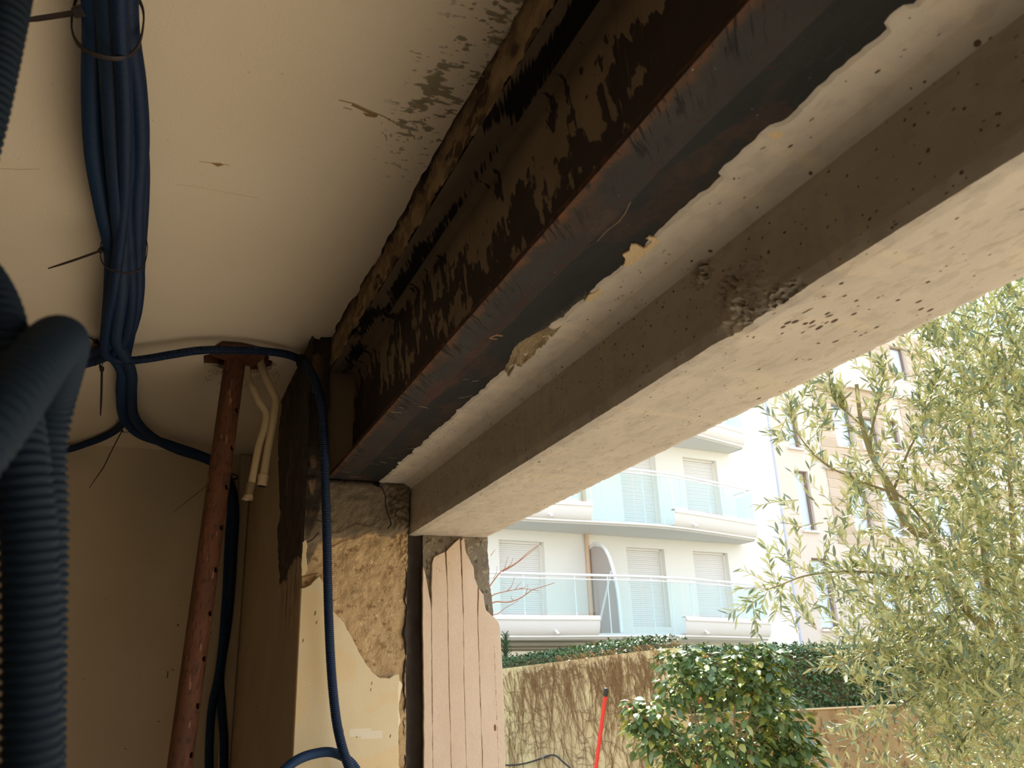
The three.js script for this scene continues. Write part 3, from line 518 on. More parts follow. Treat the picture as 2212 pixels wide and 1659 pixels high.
  {   // wide curtain of folds
    const lo = [[1092, 812], [1120, 786], [1150, 758], [1180, 730], [1206, 706], [1240, 680], [1270, 652]], hi = [[1086, 800], [1100, 776], [1106, 752], [1132, 732], [1172, 712], [1216, 692], [1256, 656]];
    const at = (l, s) => { const k = s * (l.length - 1), i = Math.min(l.length - 2, Math.floor(k)), f = k - i; return [lerp(l[i][0], l[i + 1][0], f), lerp(l[i][1], l[i + 1][1], f)]; };
    part('cement_run', sheet(110, 26, (s, t) => {
      const a = at(lo, s), b = at(hi, s), q = 1 - t + 0.10 * lump(s * 2.2, t, 181) * (1 - t), p = onY(lerp(a[0], b[0], 1 - q) + 3 * lump(s * 3, t * 0.3, 183), lerp(a[1], b[1], 1 - q), STEEL), ph = s * 15 + t * 1.6 + 5 * lump(s * 0.5, t * 0.2, 182);
      const fold = Math.pow(0.5 + 0.5 * Math.sin(ph * 2), 2) * sstep(0.78, 0.5, s), d = (0.0025 + 0.008 * fold + 0.004 * clamp(lump(s * 4, t * 0.6, 184) + 0.3)) * Math.sqrt(Math.max(0, 1 - t)) * sstep(0, 0.06, s) * sstep(1, 0.9, s);
      return p.setY(STEEL + 0.001 - d);
    }), runMat, li, 'pale folded curtain of cement over the steel');
  }
  runOut([[1346, 574], [1352, 560], [1346, 548], [1360, 541], [1364, 528], [1378, 530], [1388, 536], [1400, 532], [1408, 520], [1396, 514], [1402, 510], [1414, 512], [1424, 518], [1410, 536], [1390, 552], [1366, 570]], 0.004, 5);
  runOut([[1264, 648], [1272, 636], [1286, 630], [1296, 622], [1302, 630], [1290, 640], [1276, 650]], 0.004, 7);
  runOut([[1656, 290], [1668, 284], [1682, 282], [1692, 288], [1682, 298], [1668, 298]], 0.004, 8);
}

// ---------------------------------------------------------------- steel prop
{
  const top = onY(508, 778, CEIL - 0.006), foot = onZ(388, 1659, top.z + 0.02), dir = foot.clone().sub(top).normalize(), bottom = top.clone().addScaledVector(dir, (top.y - 0.008) / -dir.y);
  const pr = thing('steel_prop', 'rust-brown adjustable steel prop wedged under the ceiling', 'prop', null, bottom);
  const L = bottom.distanceTo(top), q = new THREE.Quaternion().setFromUnitVectors(V(0, 1, 0), dir.clone().negate());
  const rustC = canvas(512, 1024, (u, v, px, py) => { const f = fbm(u * 9, v * 40, 4, 171), f2 = fbm(u * 40, v * 160, 3, 172), n = (hash(px, py, 14) - 0.5) * 14; let c = mix3([116, 68, 40], [82, 48, 28], f); c = mix3(c, [56, 34, 22], sstep(0.55, 0.7, f2) * 0.6); c = mix3(c, [170, 118, 88], sstep(0.78, 0.82, fbm(u * 30, v * 70, 2, 173)) * 0.7); return [c[0] + n, c[1] + n, c[2] + n]; });
  const rust = mat(0xffffff, 0.75, { map: texture(rustC), bumpMap: grain(2, 12), bumpScale: 0.0006 });
  const R = 0.030, side = ray(508, 900).normalize().cross(V(0, 1, 0)).normalize();   // across the view
  const ev = new Evaluator(); ev.useGroups = false;
  let tb = new Brush(new THREE.CylinderGeometry(R, R, L, 40, 1).translate(0, L / 2, 0)); tb.updateMatrixWorld();
  const bore = new Brush(new THREE.CylinderGeometry(R - 0.004, R - 0.004, L - 0.02, 32, 1).translate(0, L / 2, 0)); bore.updateMatrixWorld();
  tb = ev.evaluate(tb, bore, SUBTRACTION);
  const ang = Math.atan2(-side.z, side.x) - 0.6;   // holes face the right-hand side of the tube as seen from the room
  const holes = [];
  for (let k = 0; k < 14; k++) { const c = new THREE.CylinderGeometry(0.008, 0.008, 0.2, 14).rotateZ(Math.PI / 2).rotateY(ang).translate(0, L - 0.16 - k * 0.112, 0); holes.push(c); }
  const hb = new Brush(mergeGeometries(holes)); hb.updateMatrixWorld();
  tb = ev.evaluate(tb, hb, SUBTRACTION);
  const tg = tb.geometry; { const p = tg.attributes.position, uv = tg.attributes.uv; for (let i = 0; i < p.count; i++) uv.setXY(i, Math.atan2(p.getZ(i), p.getX(i)) / 6.2832 + 0.5, p.getY(i) / L); }
  const tubeM = part('tube', tg, rust, pr, 'rusted tube with a row of pin holes'); tubeM.quaternion.copy(q);
  const plate = thing0('head_plate', pr);
  function thing0(n, parent) { const o = new THREE.Group(); o.name = n; parent.add(o); return o; }
  const rel = (v) => v.clone().sub(bottom);
  // head plate: a flat bar with rounded ends lying across, a bent lug on the right
  const hs = [[454, 764], [460, 758], [474, 748], [480, 744], [520, 747], [566, 757], [574, 764], [570, 774], [556, 786], [544, 792], [528, 790], [500, 782], [470, 774], [458, 770]].map(([a, b]) => { const v = rel(onY(a, b, CEIL - 0.012)); return [v.x, -v.z]; });
  part('plate', flatShape(hs, 0.007, 0.001).rotateX(-Math.PI / 2).translate(0, CEIL - 0.012 - bottom.y, 0), rust, plate);
  part('foot_plate', new RoundedBoxGeometry(0.14, 0.008, 0.14, 2, 0.003).translate(0, -0.004 + 0.0, 0), rust, pr);
}

// ---------------------------------------------------------------- cut cream pipes hanging from the hole
{
  const pm = mat(0xe6cfa4, 0.45, { bumpMap: grain(2, 6), bumpScale: 0.0005 }), inner = mat(0x3a3024, 0.9);
  const mk = (label, list, r) => {
    const pts = list.map(([a, b, z]) => onZ(a, b, z)), o = thing('plastic_pipe', label, 'pipe', null, pts[pts.length - 1]);
    const rel = pts.map((p) => p.clone().sub(o.position));
    part('tube', sweep(smooth(rel, 60), ringSection(r, 16)), pm, o); return [o, rel];
  };
  const zt = onY(565, 790, CEIL).z;
  const [a, ra] = mk('cream plastic pipe with a threaded torn end', [[530, 770, zt - 0.03], [536, 815, zt - 0.02], [545, 836, zt], [560, 868, zt + 0.01], [574, 890, zt + 0.01], [572, 920, zt + 0.01], [560, 960, zt], [546, 1030, zt], [543, 1046, zt], [541, 1052, zt]], 0.0105);
  const d = ra[ra.length - 1].clone().sub(ra[ra.length - 3]).normalize();
  part('threaded_end', sweep(Array.from({ length: 25 }, (_, i) => ra[ra.length - 1].clone().addScaledVector(d, -0.012 + i * 0.0016)), ringSection(0.0125, 14), { scale: (i) => (i % 2 ? 1.05 : 0.95) }), mat(0xa08c68, 0.7), a, 'dusty threaded sleeve');
  const torn = sheet(24, 6, (s, t) => { const an = s * 6.2832, h = 0.024 + 0.016 * t * (0.75 + 0.5 * lump(Math.cos(an), Math.sin(an), 5)), rad = 0.0125 + 0.004 * t; return ra[ra.length - 1].clone().addScaledVector(d, h).add(V(Math.cos(an) * rad, 0, Math.sin(an) * rad)); });
  part('torn_collar', torn, pm, a);
  const [b, rb] = mk('cream plastic pipe with a plain collar at its end', [[560, 772, zt - 0.01], [566, 795, zt], [572, 814, zt + 0.01], [586, 842, zt + 0.02], [595, 862, zt + 0.02], [593, 890, zt + 0.02], [580, 965, zt + 0.01], [571, 1020, zt + 0.01], [569, 1030, zt + 0.01]], 0.0115);
  const e = rb[rb.length - 1].clone().sub(rb[rb.length - 3]).normalize();
  part('collar', sweep([-0.006, -0.005, 0, 0.008, 0.022, 0.028].map((h) => rb[rb.length - 1].clone().addScaledVector(e, h)), ringSection(1, 18), { scale: (i) => [0.0118, 0.0150, 0.0158, 0.0146, 0.0146, 0.0135][i], caps: false }), pm, b);
  part('bore', sweep([0.015, 0.0281].map((h) => rb[rb.length - 1].clone().addScaledVector(e, h)), ringSection(0.0132, 14)), inner, b, 'dark plug painted as the shaded bore');  // solid plug; the shade of the hollow is in its colour
}

// ---------------------------------------------------------------- blue corrugated conduits
const blues = [0x12304f, 0x0e2440, 0x182e46, 0x0f2542, 0x173552].map((c) => mat(c, 0.55, { specularIntensity: 0.6 }));
blues.push(mat(0x0b1926, 0.65, { specularIntensity: 0.35 }), mat(0x0d1c28, 0.65, { specularIntensity: 0.35 }));   // nearest conduits: same blue, with shade put into the colour
function conduit(label, pts, r, tone, group, pitch = 0.0048, m = 12, before, after) {   // before, after: where the run goes on outside the picture
  const at = pts[0].clone(), o = thing('blue_conduit', label, 'conduit', group, at);
  part('sheath', corrugated(pts.map((p) => p.clone().sub(at)), r, m, pitch), blues[tone], o);
  const a = pts[0], z = pts[pts.length - 1], go = (list) => part('sheath', corrugated(list.map((p) => p.clone().sub(at)), r, 8, 0.012), blues[tone], o);
  if (before) go([a, ...before(a)]); if (after) go([z, ...after(z)]);
  return o;
}
const H = (px, py, h) => onY(px, py, CEIL - h);   // hanging h below the ceiling
const toRear = (p) => [V(p.x, p.y, p.z + 0.5), V(p.x, p.y, 0.8), V(p.x, p.y, ZR - 0.02)], toLeft = (p) => [V(p.x - 0.5, p.y, p.z), V(-1.6, p.y, p.z), V(XW + 0.02, p.y, p.z)], toFloor = (p) => [V(p.x, p.y - 0.3, p.z), V(p.x, 0.5, p.z), V(p.x, 0.012, p.z)];
const BG = 'conduits that turn off sideways', PG = 'pair of conduits down the back wall', SLAB = 'blue corrugated conduit of the tied bundle turning off at the straight hanging tie', PLAB = 'thick blue corrugated conduit running from the bundle down the back wall behind the prop';
conduit(PLAB, [H(188, -330, 0.07), H(196, -100, 0.07), H(203, 50, 0.07), H(199, 180, 0.075), H(203, 330, 0.075), H(222, 450, 0.06), H(241, 545, 0.05), H(240, 620, 0.05), H(234, 690, 0.05), H(232, 735, 0.045), H(244, 768, 0.04), H(263, 800, 0.035), H(262, 850, 0.035), H(270, 905, 0.035), H(306, 940, 0.035), H(372, 962, 0.04), H(455, 993, 0.06), onZ(488, 1025, ZB + 0.035), onZ(499, 1070, ZB + 0.03), onZ(494, 1170, ZB + 0.03), onZ(488, 1300, ZB + 0.03), onZ(480, 1400, ZB + 0.045), onZ(472, 1460, ZB + 0.05), onZ(458, 1530, ZB + 0.03), onZ(453, 1600, ZB + 0.03), onZ(452, 1720, ZB + 0.03)], 0.0155, 0, PG, undefined, undefined, toRear, toFloor);
conduit(PLAB, [H(218, -330, 0.09), H(229, -100, 0.09), H(234, 50, 0.09), H(240, 180, 0.10), H(247, 330, 0.10), H(256, 450, 0.085), H(263, 545, 0.07), H(262, 620, 0.075), H(256, 680, 0.07), H(252, 735, 0.06), H(272, 775, 0.05), H(284, 810, 0.04), H(284, 850, 0.036), H(292, 905, 0.036), H(330, 945, 0.036), H(384, 972, 0.04), H(460, 1000, 0.07), onZ(494, 1035, ZB + 0.06), onZ(507, 1085, ZB + 0.045), onZ(504, 1190, ZB + 0.04), onZ(496, 1310, ZB + 0.035), onZ(484, 1410, ZB + 0.02), onZ(477, 1460, ZB + 0.018), onZ(479, 1530, ZB + 0.03), onZ(484, 1600, ZB + 0.03), onZ(482, 1720, ZB + 0.03)], 0.0155, 2, PG, undefined, undefined, toRear, toFloor);
conduit(SLAB, [H(248, -330, 0.08), H(254, -100, 0.08), H(257, 50, 0.08), H(266, 180, 0.08), H(276, 330, 0.075), H(272, 450, 0.06), H(280, 545, 0.055), H(284, 620, 0.06), H(280, 690, 0.06), H(262, 745, 0.055), H(222, 772, 0.05), H(160, 790, 0.045), H(80, 800, 0.045), H(-40, 800, 0.045)], 0.0135, 1, BG, undefined, undefined, toRear, toLeft);
conduit(SLAB, [H(272, -330, 0.06), H(275, -100, 0.06), H(277, 50, 0.06), H(295, 180, 0.065), H(303, 300, 0.065), H(296, 430, 0.05), H(296, 545, 0.04), H(298, 620, 0.045), H(289, 690, 0.045), H(268, 735, 0.04), H(222, 756, 0.035), H(160, 776, 0.03), H(80, 786, 0.03), H(-40, 788, 0.03)], 0.0145, 3, BG, undefined, undefined, toRear, toLeft);
conduit(SLAB, [H(206, -330, 0.04), H(212, -100, 0.04), H(218, 50, 0.04), H(224, 180, 0.04), H(224, 330, 0.035), H(236, 450, 0.03), H(250, 545, 0.025), H(252, 620, 0.025), H(250, 690, 0.025), H(244, 745, 0.022), H(214, 766, 0.020), H(150, 782, 0.018), H(70, 790, 0.018), H(-40, 792, 0.018)], 0.0125, 4, BG, undefined, undefined, toRear, toLeft);
conduit('thin blue conduit that leaves the bundle at the bent hanging tie', [H(236, -330, 0.035), H(242, -100, 0.035), H(250, 50, 0.035), H(282, 180, 0.035), H(306, 330, 0.03), H(308, 420, 0.028), H(302, 545, 0.024), H(296, 640, 0.022), H(282, 720, 0.02), H(270, 790, 0.018), H(274, 860, 0.018), H(264, 915, 0.018), H(236, 938, 0.018), H(190, 957, 0.02), onZ(130, 975, ZB + 0.022), onZ(30, 985, ZB + 0.022)], 0.0125, 3, undefined, undefined, undefined, toRear, toLeft);
conduit('thin blue conduit crossing the prop head and hanging down in front of the pier', [H(250, -330, 0.11), H(256, -100, 0.11), H(259, 50, 0.108), H(268, 180, 0.118), H(270, 330, 0.115), H(266, 450, 0.09), H(256, 545, 0.085), H(246, 620, 0.09), H(232, 690, 0.08), H(226, 740, 0.075), H(232, 768, 0.07), H(262, 780, 0.06), H(310, 776, 0.05), H(370, 766, 0.045), H(430, 757, 0.042), H(500, 756, 0.042), H(575, 759, 0.035), H(625, 767, 0.028), H(652, 779, 0.03), onZ(668, 798, -2.15), onZ(681, 822, -2.09), onZ(694, 870, -2.07), onZ(700, 940, -2.08), onZ(703, 1050, -2.10), onZ(706, 1150, -2.11), onZ(709, 1300, -2.13), onZ(714, 1420, -2.14), onZ(720, 1500, -2.135), onZ(729, 1570, -2.12), onZ(744, 1630, -2.10), onZ(768, 1690, -2.09), onZ(800, 1780, -2.09)], 0.0112, 1, undefined, undefined, undefined, toRear, toFloor);
conduit('loose loop of thin blue conduit in front of the cream plaster', [onZ(560, 1720, -2.06), onZ(605, 1672, -2.07), onZ(640, 1643, -2.09), onZ(680, 1628, -2.12), onZ(715, 1625, -2.135), onZ(745, 1637, -2.135), onZ(768, 1660, -2.13), onZ(785, 1710, -2.13), onZ(790, 1800, -2.13)], 0.0108, 0, undefined, undefined, undefined, (p) => [V(p.x - 0.08, p.y - 0.25, p.z + 0.02), V(p.x - 0.1, 0.5, p.z + 0.02), V(p.x - 0.1, 0.012, p.z + 0.02)], toFloor);
conduit('thick blue conduit in shade-darkened colour rising and bending away to the left', [onD(72, 1860, 0.40), onD(68, 1600, 0.405), onD(66, 1350, 0.41), onD(60, 1150, 0.415), onD(44, 1000, 0.42), onD(26, 880, 0.43), onD(8, 760, 0.44), onD(-16, 660, 0.45), onD(-60, 590, 0.46), onD(-140, 540, 0.47)], 0.0132, 5, undefined, 0.0050, 26, toFloor, (p) => [V(p.x - 0.15, p.y + 0.1, p.z - 0.05), V(p.x - 0.3, 2.3, p.z - 0.05), V(p.x - 0.32, CEIL - 0.02, p.z - 0.05)]);
conduit('thick blue conduit in shade-darkened colour looping over in front of its neighbour', [onD(-190, 1130, 0.31), onD(-110, 1040, 0.325), onD(-30, 940, 0.34), onD(35, 850, 0.36), onD(88, 775, 0.39), onD(122, 738, 0.425), onD(136, 745, 0.455), onD(126, 800, 0.48), onD(106, 880, 0.49), onD(92, 980, 0.49), onD(94, 1100, 0.485), onD(92, 1300, 0.48), onD(88, 1500, 0.475), onD(84, 1860, 0.47)], 0.0128, 6, undefined, 0.0050, 26, (p) => [V(p.x - 0.12, p.y - 0.16, p.z + 0.05), V(p.x - 0.24, 0.8, p.z + 0.08), V(p.x - 0.26, 0.014, p.z + 0.08)], toFloor);
conduit('blue conduit in shade-darkened colour crossing above the others beside the bundle', [onD(70, -330, 0.60), onD(40, -120, 0.56), onD(18, 0, 0.53), onD(-8, 130, 0.52), onD(-44, 290, 0.51), onD(-100, 480, 0.50)], 0.0128, 5, undefined, 0.0050, 22, (p) => [V(p.x + 0.03, (p.y + CEIL) / 2, p.z + 0.02), V(p.x + 0.03, CEIL - 0.015, p.z + 0.02)], (p) => [V(p.x - 0.14, p.y - 0.2, p.z), V(p.x - 0.22, 0.8, p.z), V(p.x - 0.24, 0.014, p.z)]);

// cable ties
const tieMat = mat(0x2a1f18, 0.55);
function cableTie(label, loop, head, tail, w = 0.0056) {
  const at = head.clone(), o = thing('cable_tie', label, 'cable tie', null, at), rel = (v) => v.clone().sub(at);
  if (loop) { const pts = smooth(loop.map(rel), 40, true); part('strap', sweep(pts, rectSection(w * 0.3, w), { caps: false, up: V(0, 0, 1).cross(pts[1].clone().sub(pts[0]).normalize()) }), tieMat, o); }
  const t = tail.map(rel), dir = t[1].clone().sub(t[0]).normalize();
  const hd = part('head', new RoundedBoxGeometry(w * 1.9, w * 1.9, w * 1.7, 2, w * 0.2), tieMat, o); hd.quaternion.setFromUnitVectors(V(1, 0, 0), dir);
  const n = 14; part('tail', sweep(t.length > 2 ? smooth(t, n) : Array.from({ length: n + 1 }, (_, i) => t[0].clone().lerp(t[1], i / n)), rectSection(w * 0.32, w), { scale: (i) => (i > n - 4 ? lerp(1, 0.55, (i - n + 4) / 4) : 1), up: Math.abs(dir.y) > 0.75 ? V(0, 0, 1) : V(0, 1, 0) }), tieMat, o);
}
// loop of a tie: ellipse across the run along z, through pixel centre at height h
const around = (px, py, h, rx, ry, tilt = 0) => { const c = H(px, py, h); return Array.from({ length: 14 }, (_, i) => { const a = i / 14 * 2 * Math.PI; const q = (t) => Math.sign(t) * Math.pow(Math.abs(t), 0.75); return V(c.x + rx * q(Math.cos(a)), c.y + ry * q(Math.sin(a)), c.z + tilt * Math.cos(a)); }); };
cableTie('dark cable tie at the wide end of the conduit bundle', around(234, 44, 0.066, 0.044, 0.062), H(172, 24, 0.075), [H(172, 26, 0.075), H(110, 36, 0.08), H(40, 46, 0.085)], 0.008);
cableTie('dark cable tie with a long tail at the waist of the bundle', around(268, 540, 0.06, 0.044, 0.052), H(219, 540, 0.06), [H(219, 541, 0.06), H(160, 562, 0.07), H(104, 580, 0.08)]);
cableTie('short dark cable tie on top of the left-hand conduit branch', around(212, 762, 0.034, 0.006, 0.034, 0.03), H(207, 738, 0.01), [H(207, 738, 0.01), H(198, 732, 0.01), H(186, 725, 0.012)]);
cableTie('dark cable tie hanging straight down from the left-hand branch', around(222, 768, 0.045, 0.006, 0.032, 0.03), onZ(220, 797, onY(220, 775, CEIL - 0.04).z), [onZ(220, 799, onY(220, 775, CEIL - 0.04).z), onZ(219, 850, onY(220, 775, CEIL - 0.04).z), onZ(217, 898, onY(220, 775, CEIL - 0.04).z)], 0.006);
{ const z = onY(266, 925, CEIL - 0.05).z; cableTie('thin bent cable tie hanging where the conduits part', around(270, 918, 0.034, 0.028, 0.026), onZ(264, 931, z), [onZ(262, 934, z), onZ(244, 968, z), onZ(226, 1005, z), onZ(222, 1012, z), onZ(208, 1032, z), onZ(193, 1054, z)], 0.0035); }
{ const z = ZB + 0.07; cableTie('dark cable tie sticking out behind the steel prop', Array.from({ length: 12 }, (_, i) => { const a = i / 12 * 6.2832, c = onZ(497, 1030, ZB + 0.045); return V(c.x + 0.03 * Math.cos(a), c.y + 0.004 * Math.sin(a), c.z + 0.03 * Math.sin(a)); }), onZ(480, 1022, z), [onZ(478, 1024, z), onZ(430, 1062, z + 0.02), onZ(373, 1107, z + 0.04)]); }
{ const z = onY(648, 775, CEIL - 0.03).z; cableTie('dark cable tie pinning the thin conduit beside the pier', around(649, 779, 0.028, 0.006, 0.017, 0.012), onZ(650, 772, z + 0.012), [onZ(649, 778, z + 0.014), onZ(644, 806, z + 0.014), onZ(640, 838, z + 0.014)], 0.0075); }

// ---------------------------------------------------------------- the buildings beyond the garden; u along the facade, v up, w out of it
const YAW = 5 * Math.PI / 180, BO = V(-1.645, 0, -18.798);
const building = (name, label) => { const b = thing(name, label, 'building', null, BO); b.rotation.y = YAW; return b; };
const plasterish = (hex, s = 3) => mat(hex, 0.9, { bumpMap: grain(s, s), bumpScale: 0.004 });
const STOREY = 2.74;
function wallWithHoles(u0, u1, v0, v1, holes, depth) {
  const s = new THREE.Shape([[u0, v0], [u1, v0], [u1, v1], [u0, v1]].map(([a, b]) => new THREE.Vector2(a, b)));
  for (const [a, b, c, d] of holes) { const h = new THREE.Path(); h.moveTo(a, c); h.lineTo(a, d); h.lineTo(b, d); h.lineTo(b, c); h.closePath(); s.holes.push(h); }
  return new THREE.ExtrudeGeometry(s, { depth, bevelEnabled: false }).translate(0, 0, -depth);
}
const glassMat = new THREE.MeshPhysicalMaterial({ color: 0xeaf8f8, roughness: 0.03, transmission: 1, thickness: 0, ior: 1.5, side: THREE.DoubleSide });
const whiteMetal = mat(0xf2f2f0, 0.4);
{
  const b = building('apartment_building', 'white apartment building with bowed glass balconies and roller shutters');
  const wallM = plasterish(0xeeece2), shutterM = mat(0xe4e2dc, 0.6), seamM = mat(0xbdbab2, 0.7), trimM = mat(0xece6dc, 0.7);
  const wins = [];
  for (let f = 0; f < 4; f++) for (const [a, w] of [[5.6, 1.3], [9.93, 1.3], [13.79, 1.28], [16.08, 1.28]]) wins.push([a, a + w, 3.32 + f * STOREY, 5.40 + f * STOREY]);
  wins.push([9.5, 12.2, 0.3, 2.5]);
  part('wall', wallWithHoles(-2, 19.72, -0.3, 14.4, wins, 0.26), wallM, b);
  part('rear_block', box(-2, 19.72, -0.3, 14.4, -9, -0.261), mat(0xd8d4c8, 0.9), b);
  for (const [a, c, lo, hi] of wins) {
    const w = part('window', [box(a, a + 0.05, lo, hi, -0.24, -0.14), box(c - 0.05, c, lo, hi, -0.24, -0.14), box(a, c, hi - 0.05, hi, -0.24, -0.14)], trimM, b, 'shuttered window');
    const slats = [], n = Math.round((hi - lo - 0.05) / 0.052);
    for (let k = 0; k < n; k++) slats.push(box(a + 0.05, c - 0.05, lo + k * 0.052, lo + k * 0.052 + 0.047, -0.21, -0.185 - 0.004 * (k % 2)));
    const sh = part('roller_shutter', [...slats, box(a + 0.05, c - 0.05, lo, hi - 0.05, -0.215, -0.208)], shutterM, w); sh.userData.kind = 'stuff';
  }
  // balconies: bowed in plan
  const bow = [[-1, 1.05], [9, 1.06], [10.4, 1.09], [12, 1.25], [13.4, 1.36], [14.4, 1.34], [16, 1.04], [17.0, 0.82], [17.9, 0.6]];
  const offAt = (u) => { for (let i = 1; i < bow.length; i++) if (u <= bow[i][0]) { const t = (u - bow[i - 1][0]) / (bow[i][0] - bow[i - 1][0]); return lerp(bow[i - 1][1], bow[i][1], t); } return 0.6; };
  const offS = (u) => (offAt(u - 0.5) + offAt(u) * 2 + offAt(Math.min(17.9, u + 0.5))) / 4;
  const UE = 17.9, run = (u0, u1, v, dw = 0, n = 30) => Array.from({ length: n + 1 }, (_, i) => { const u = lerp(u0, u1, i / n); return V(u, v, offS(u) + dw); });
  for (let f = 0; f < 4; f++) {
    const y = 2.93 + f * STOREY, out = [[-1, 0], ...run(-1, UE, 0, -0.04, 40).map((p) => [p.x, p.z]), [UE - 0.05, 0]];
    const slab = part('balcony', new THREE.ExtrudeGeometry(new THREE.Shape(out.map(([a, c]) => new THREE.Vector2(a, -c))), { depth: 0.13, bevelEnabled: false }).rotateX(-Math.PI / 2).translate(0, y, 0), mat(0xd9d9d6, 0.9), b, 'bowed balcony');
    // opaque parapets bulge like a quarter round, with a white ledge on top and a white lip below
    const bulge = (u0, u1) => sheet(30, 14, (s, t) => { const u = lerp(u0, u1, s), a = t * Math.PI / 2; return V(u, y + 0.06 + 0.36 * (1 - Math.cos(a)), offS(u) - 0.02 + 0.16 * Math.sin(a)); });
    for (const [u0, u1] of [[-1, 11.86], [14.38, UE]]) {
      part('parapet', [bulge(u0, u1), sheet(30, 1, (s, t) => { const u = lerp(u0, u1, s); return V(u, y + 0.42 + 0.10 * t, offS(u) + 0.14); }), sheet(30, 1, (s, t) => { const u = lerp(u0, u1, s); return V(u, y + 0.52, offS(u) + 0.14 - 0.2 * t); })], plasterish(0xe6e2da), slab);
      part('ledge', sweep(run(u0, u1, y + 0.47, 0.15), rectSection(0.10, 0.03)), mat(0xf0eeea, 0.7), slab);
    }
    part('lip', sweep(run(-1, UE, y + 0.06, 0.0, 50), rectSection(0.05, 0.06)), mat(0xf4f2ee, 0.6), slab);
    part('end_cheek', flatShape([[0, y], [0.62, y], [0.66, y + 0.2], [0.74, y + 0.42], [0.74, y + 0.52], [0, y + 0.52]], 0.05).rotateY(-Math.PI / 2).translate(UE, 0, 0), plasterish(0xe6e2da), slab);
    // glass
    const pane = (u0, u1, lo, hi, dw) => part('glass_pane', sheet(8, 1, (s, t) => { const u = lerp(u0, u1, s); return V(u, lerp(lo, hi, t), offS(u) + dw); }), glassMat, slab);
    for (const [u0, u1] of [[11.9, 13.1], [13.14, 14.36]]) pane(u0, u1, y + 0.10, y + 1.36, 0.10);
    for (const [u0, u1] of [[-1, 1.5], [1.55, 4], [4.05, 6.5], [6.55, 9.1], [9.15, 11.84], [14.42, 16.2], [16.24, UE]]) pane(u0, u1, y + 0.60, y + 1.36, 0.10);
    part('glass_pane', sheet(1, 1, (s, t) => V(UE, y + lerp(0.6, 1.36, t), lerp(0.7, 0.02, s))), glassMat, slab);
    part('handrail', [sweep(run(-1, UE, y + 1.48, 0.04, 50), ringSection(0.032, 8)), sweep([V(UE, y + 1.48, 0.66), V(UE, y + 1.48, 0)], ringSection(0.032, 8))], whiteMetal, slab);
    part('glass_rail', sweep(run(-1, UE, y + 1.37, 0.10, 50), rectSection(0.025, 0.02)), whiteMetal, slab);
    for (const u of [0.6, 2.8, 5.2, 7.8, 9.95, 11.3, 12.2, 12.8, 13.45, 14.05, 14.75, 15.9, 16.6, 17.6]) {
      const mid = u > 11.86 && u < 14.38, w = offS(u) + (mid ? 0.06 : 0.07);
      part('baluster', sweep([V(u, y + (mid ? 0.1 : 0.5), w), V(u, y + 1.47, offS(u) + 0.04)], ringSection(0.014, 6)), whiteMetal, slab);
    }
    for (const u of [10.7, 15.1]) part('drain_spout', sweep([V(u, y + 0.22, offS(u) + 0.02), V(u, y + 0.10, offS(u) + 0.24)], ringSection(0.03, 8)), whiteMetal, slab);
    // screen between two flats, arched
    const scr = new THREE.Shape(); scr.moveTo(0, y + 0.14); scr.lineTo(0, y + 2.30); scr.bezierCurveTo(0.35, y + 2.52, 0.85, y + 2.3, 1.08, y + 1.5); scr.bezierCurveTo(1.16, y + 1.2, 1.2, y + 0.8, 1.2, y + 0.14); scr.lineTo(0, y + 0.14);
    if (f < 1) {
      const sp = part('dividing_screen', new THREE.ExtrudeGeometry(scr, { depth: 0.03, bevelEnabled: false, curveSegments: 16 }).rotateY(-Math.PI / 2).translate(12.6, 0, 0), mat(0xb9aea6, 0.7), slab, 'arched grey-brown screen');
    }
  }
  // white edge and brace of the visible screen
  { const y = 2.93, edge = [[0, 2.32], [0.3, 2.45], [0.6, 2.36], [0.88, 2.05], [1.08, 1.5], [1.17, 1.0], [1.2, 0.14]].map(([w, v]) => V(12.58, y + v, w));
    part('screen_frame', [sweep(smooth(edge, 40), rectSection(0.06, 0.07)), sweep([V(12.56, y + 0.5, 0.35), V(12.56, y + 1.66, 1.0)], rectSection(0.05, 0.05))], whiteMetal, b); }
  part('downpipe', sweep([V(12.5, 0, 0.07), V(12.5, 14.2, 0.07)], ringSection(0.055, 10)), mat(0xd9b99a, 0.6), b, 'beige downpipe');
  part('roof_edge', box(-2.2, 19.7, 14.4, 14.7, -9.2, 0.3), wallM, b);
  // awning cassette under the lowest balcony
  const aw = part('awning_box', new RoundedBoxGeometry(3.4, 0.17, 0.16, 2, 0.03).translate(10.6, 2.62, 0.5), mat(0xe9dfc6, 0.6), b, 'cream rolled awning');
  part('awning_arm', [box(8.95, 12.28, 2.80, 2.83, 0.35, 0.55), box(8.95, 12.28, 2.74, 2.76, 0.2, 0.5)], mat(0x8d8266, 0.7), aw);
  part('joint_strip', box(19.72, 19.78, -0.3, 14.4, -0.02, 0.03), mat(0xbcc3da, 0.6), b, 'pale blue expansion joint cover');
}
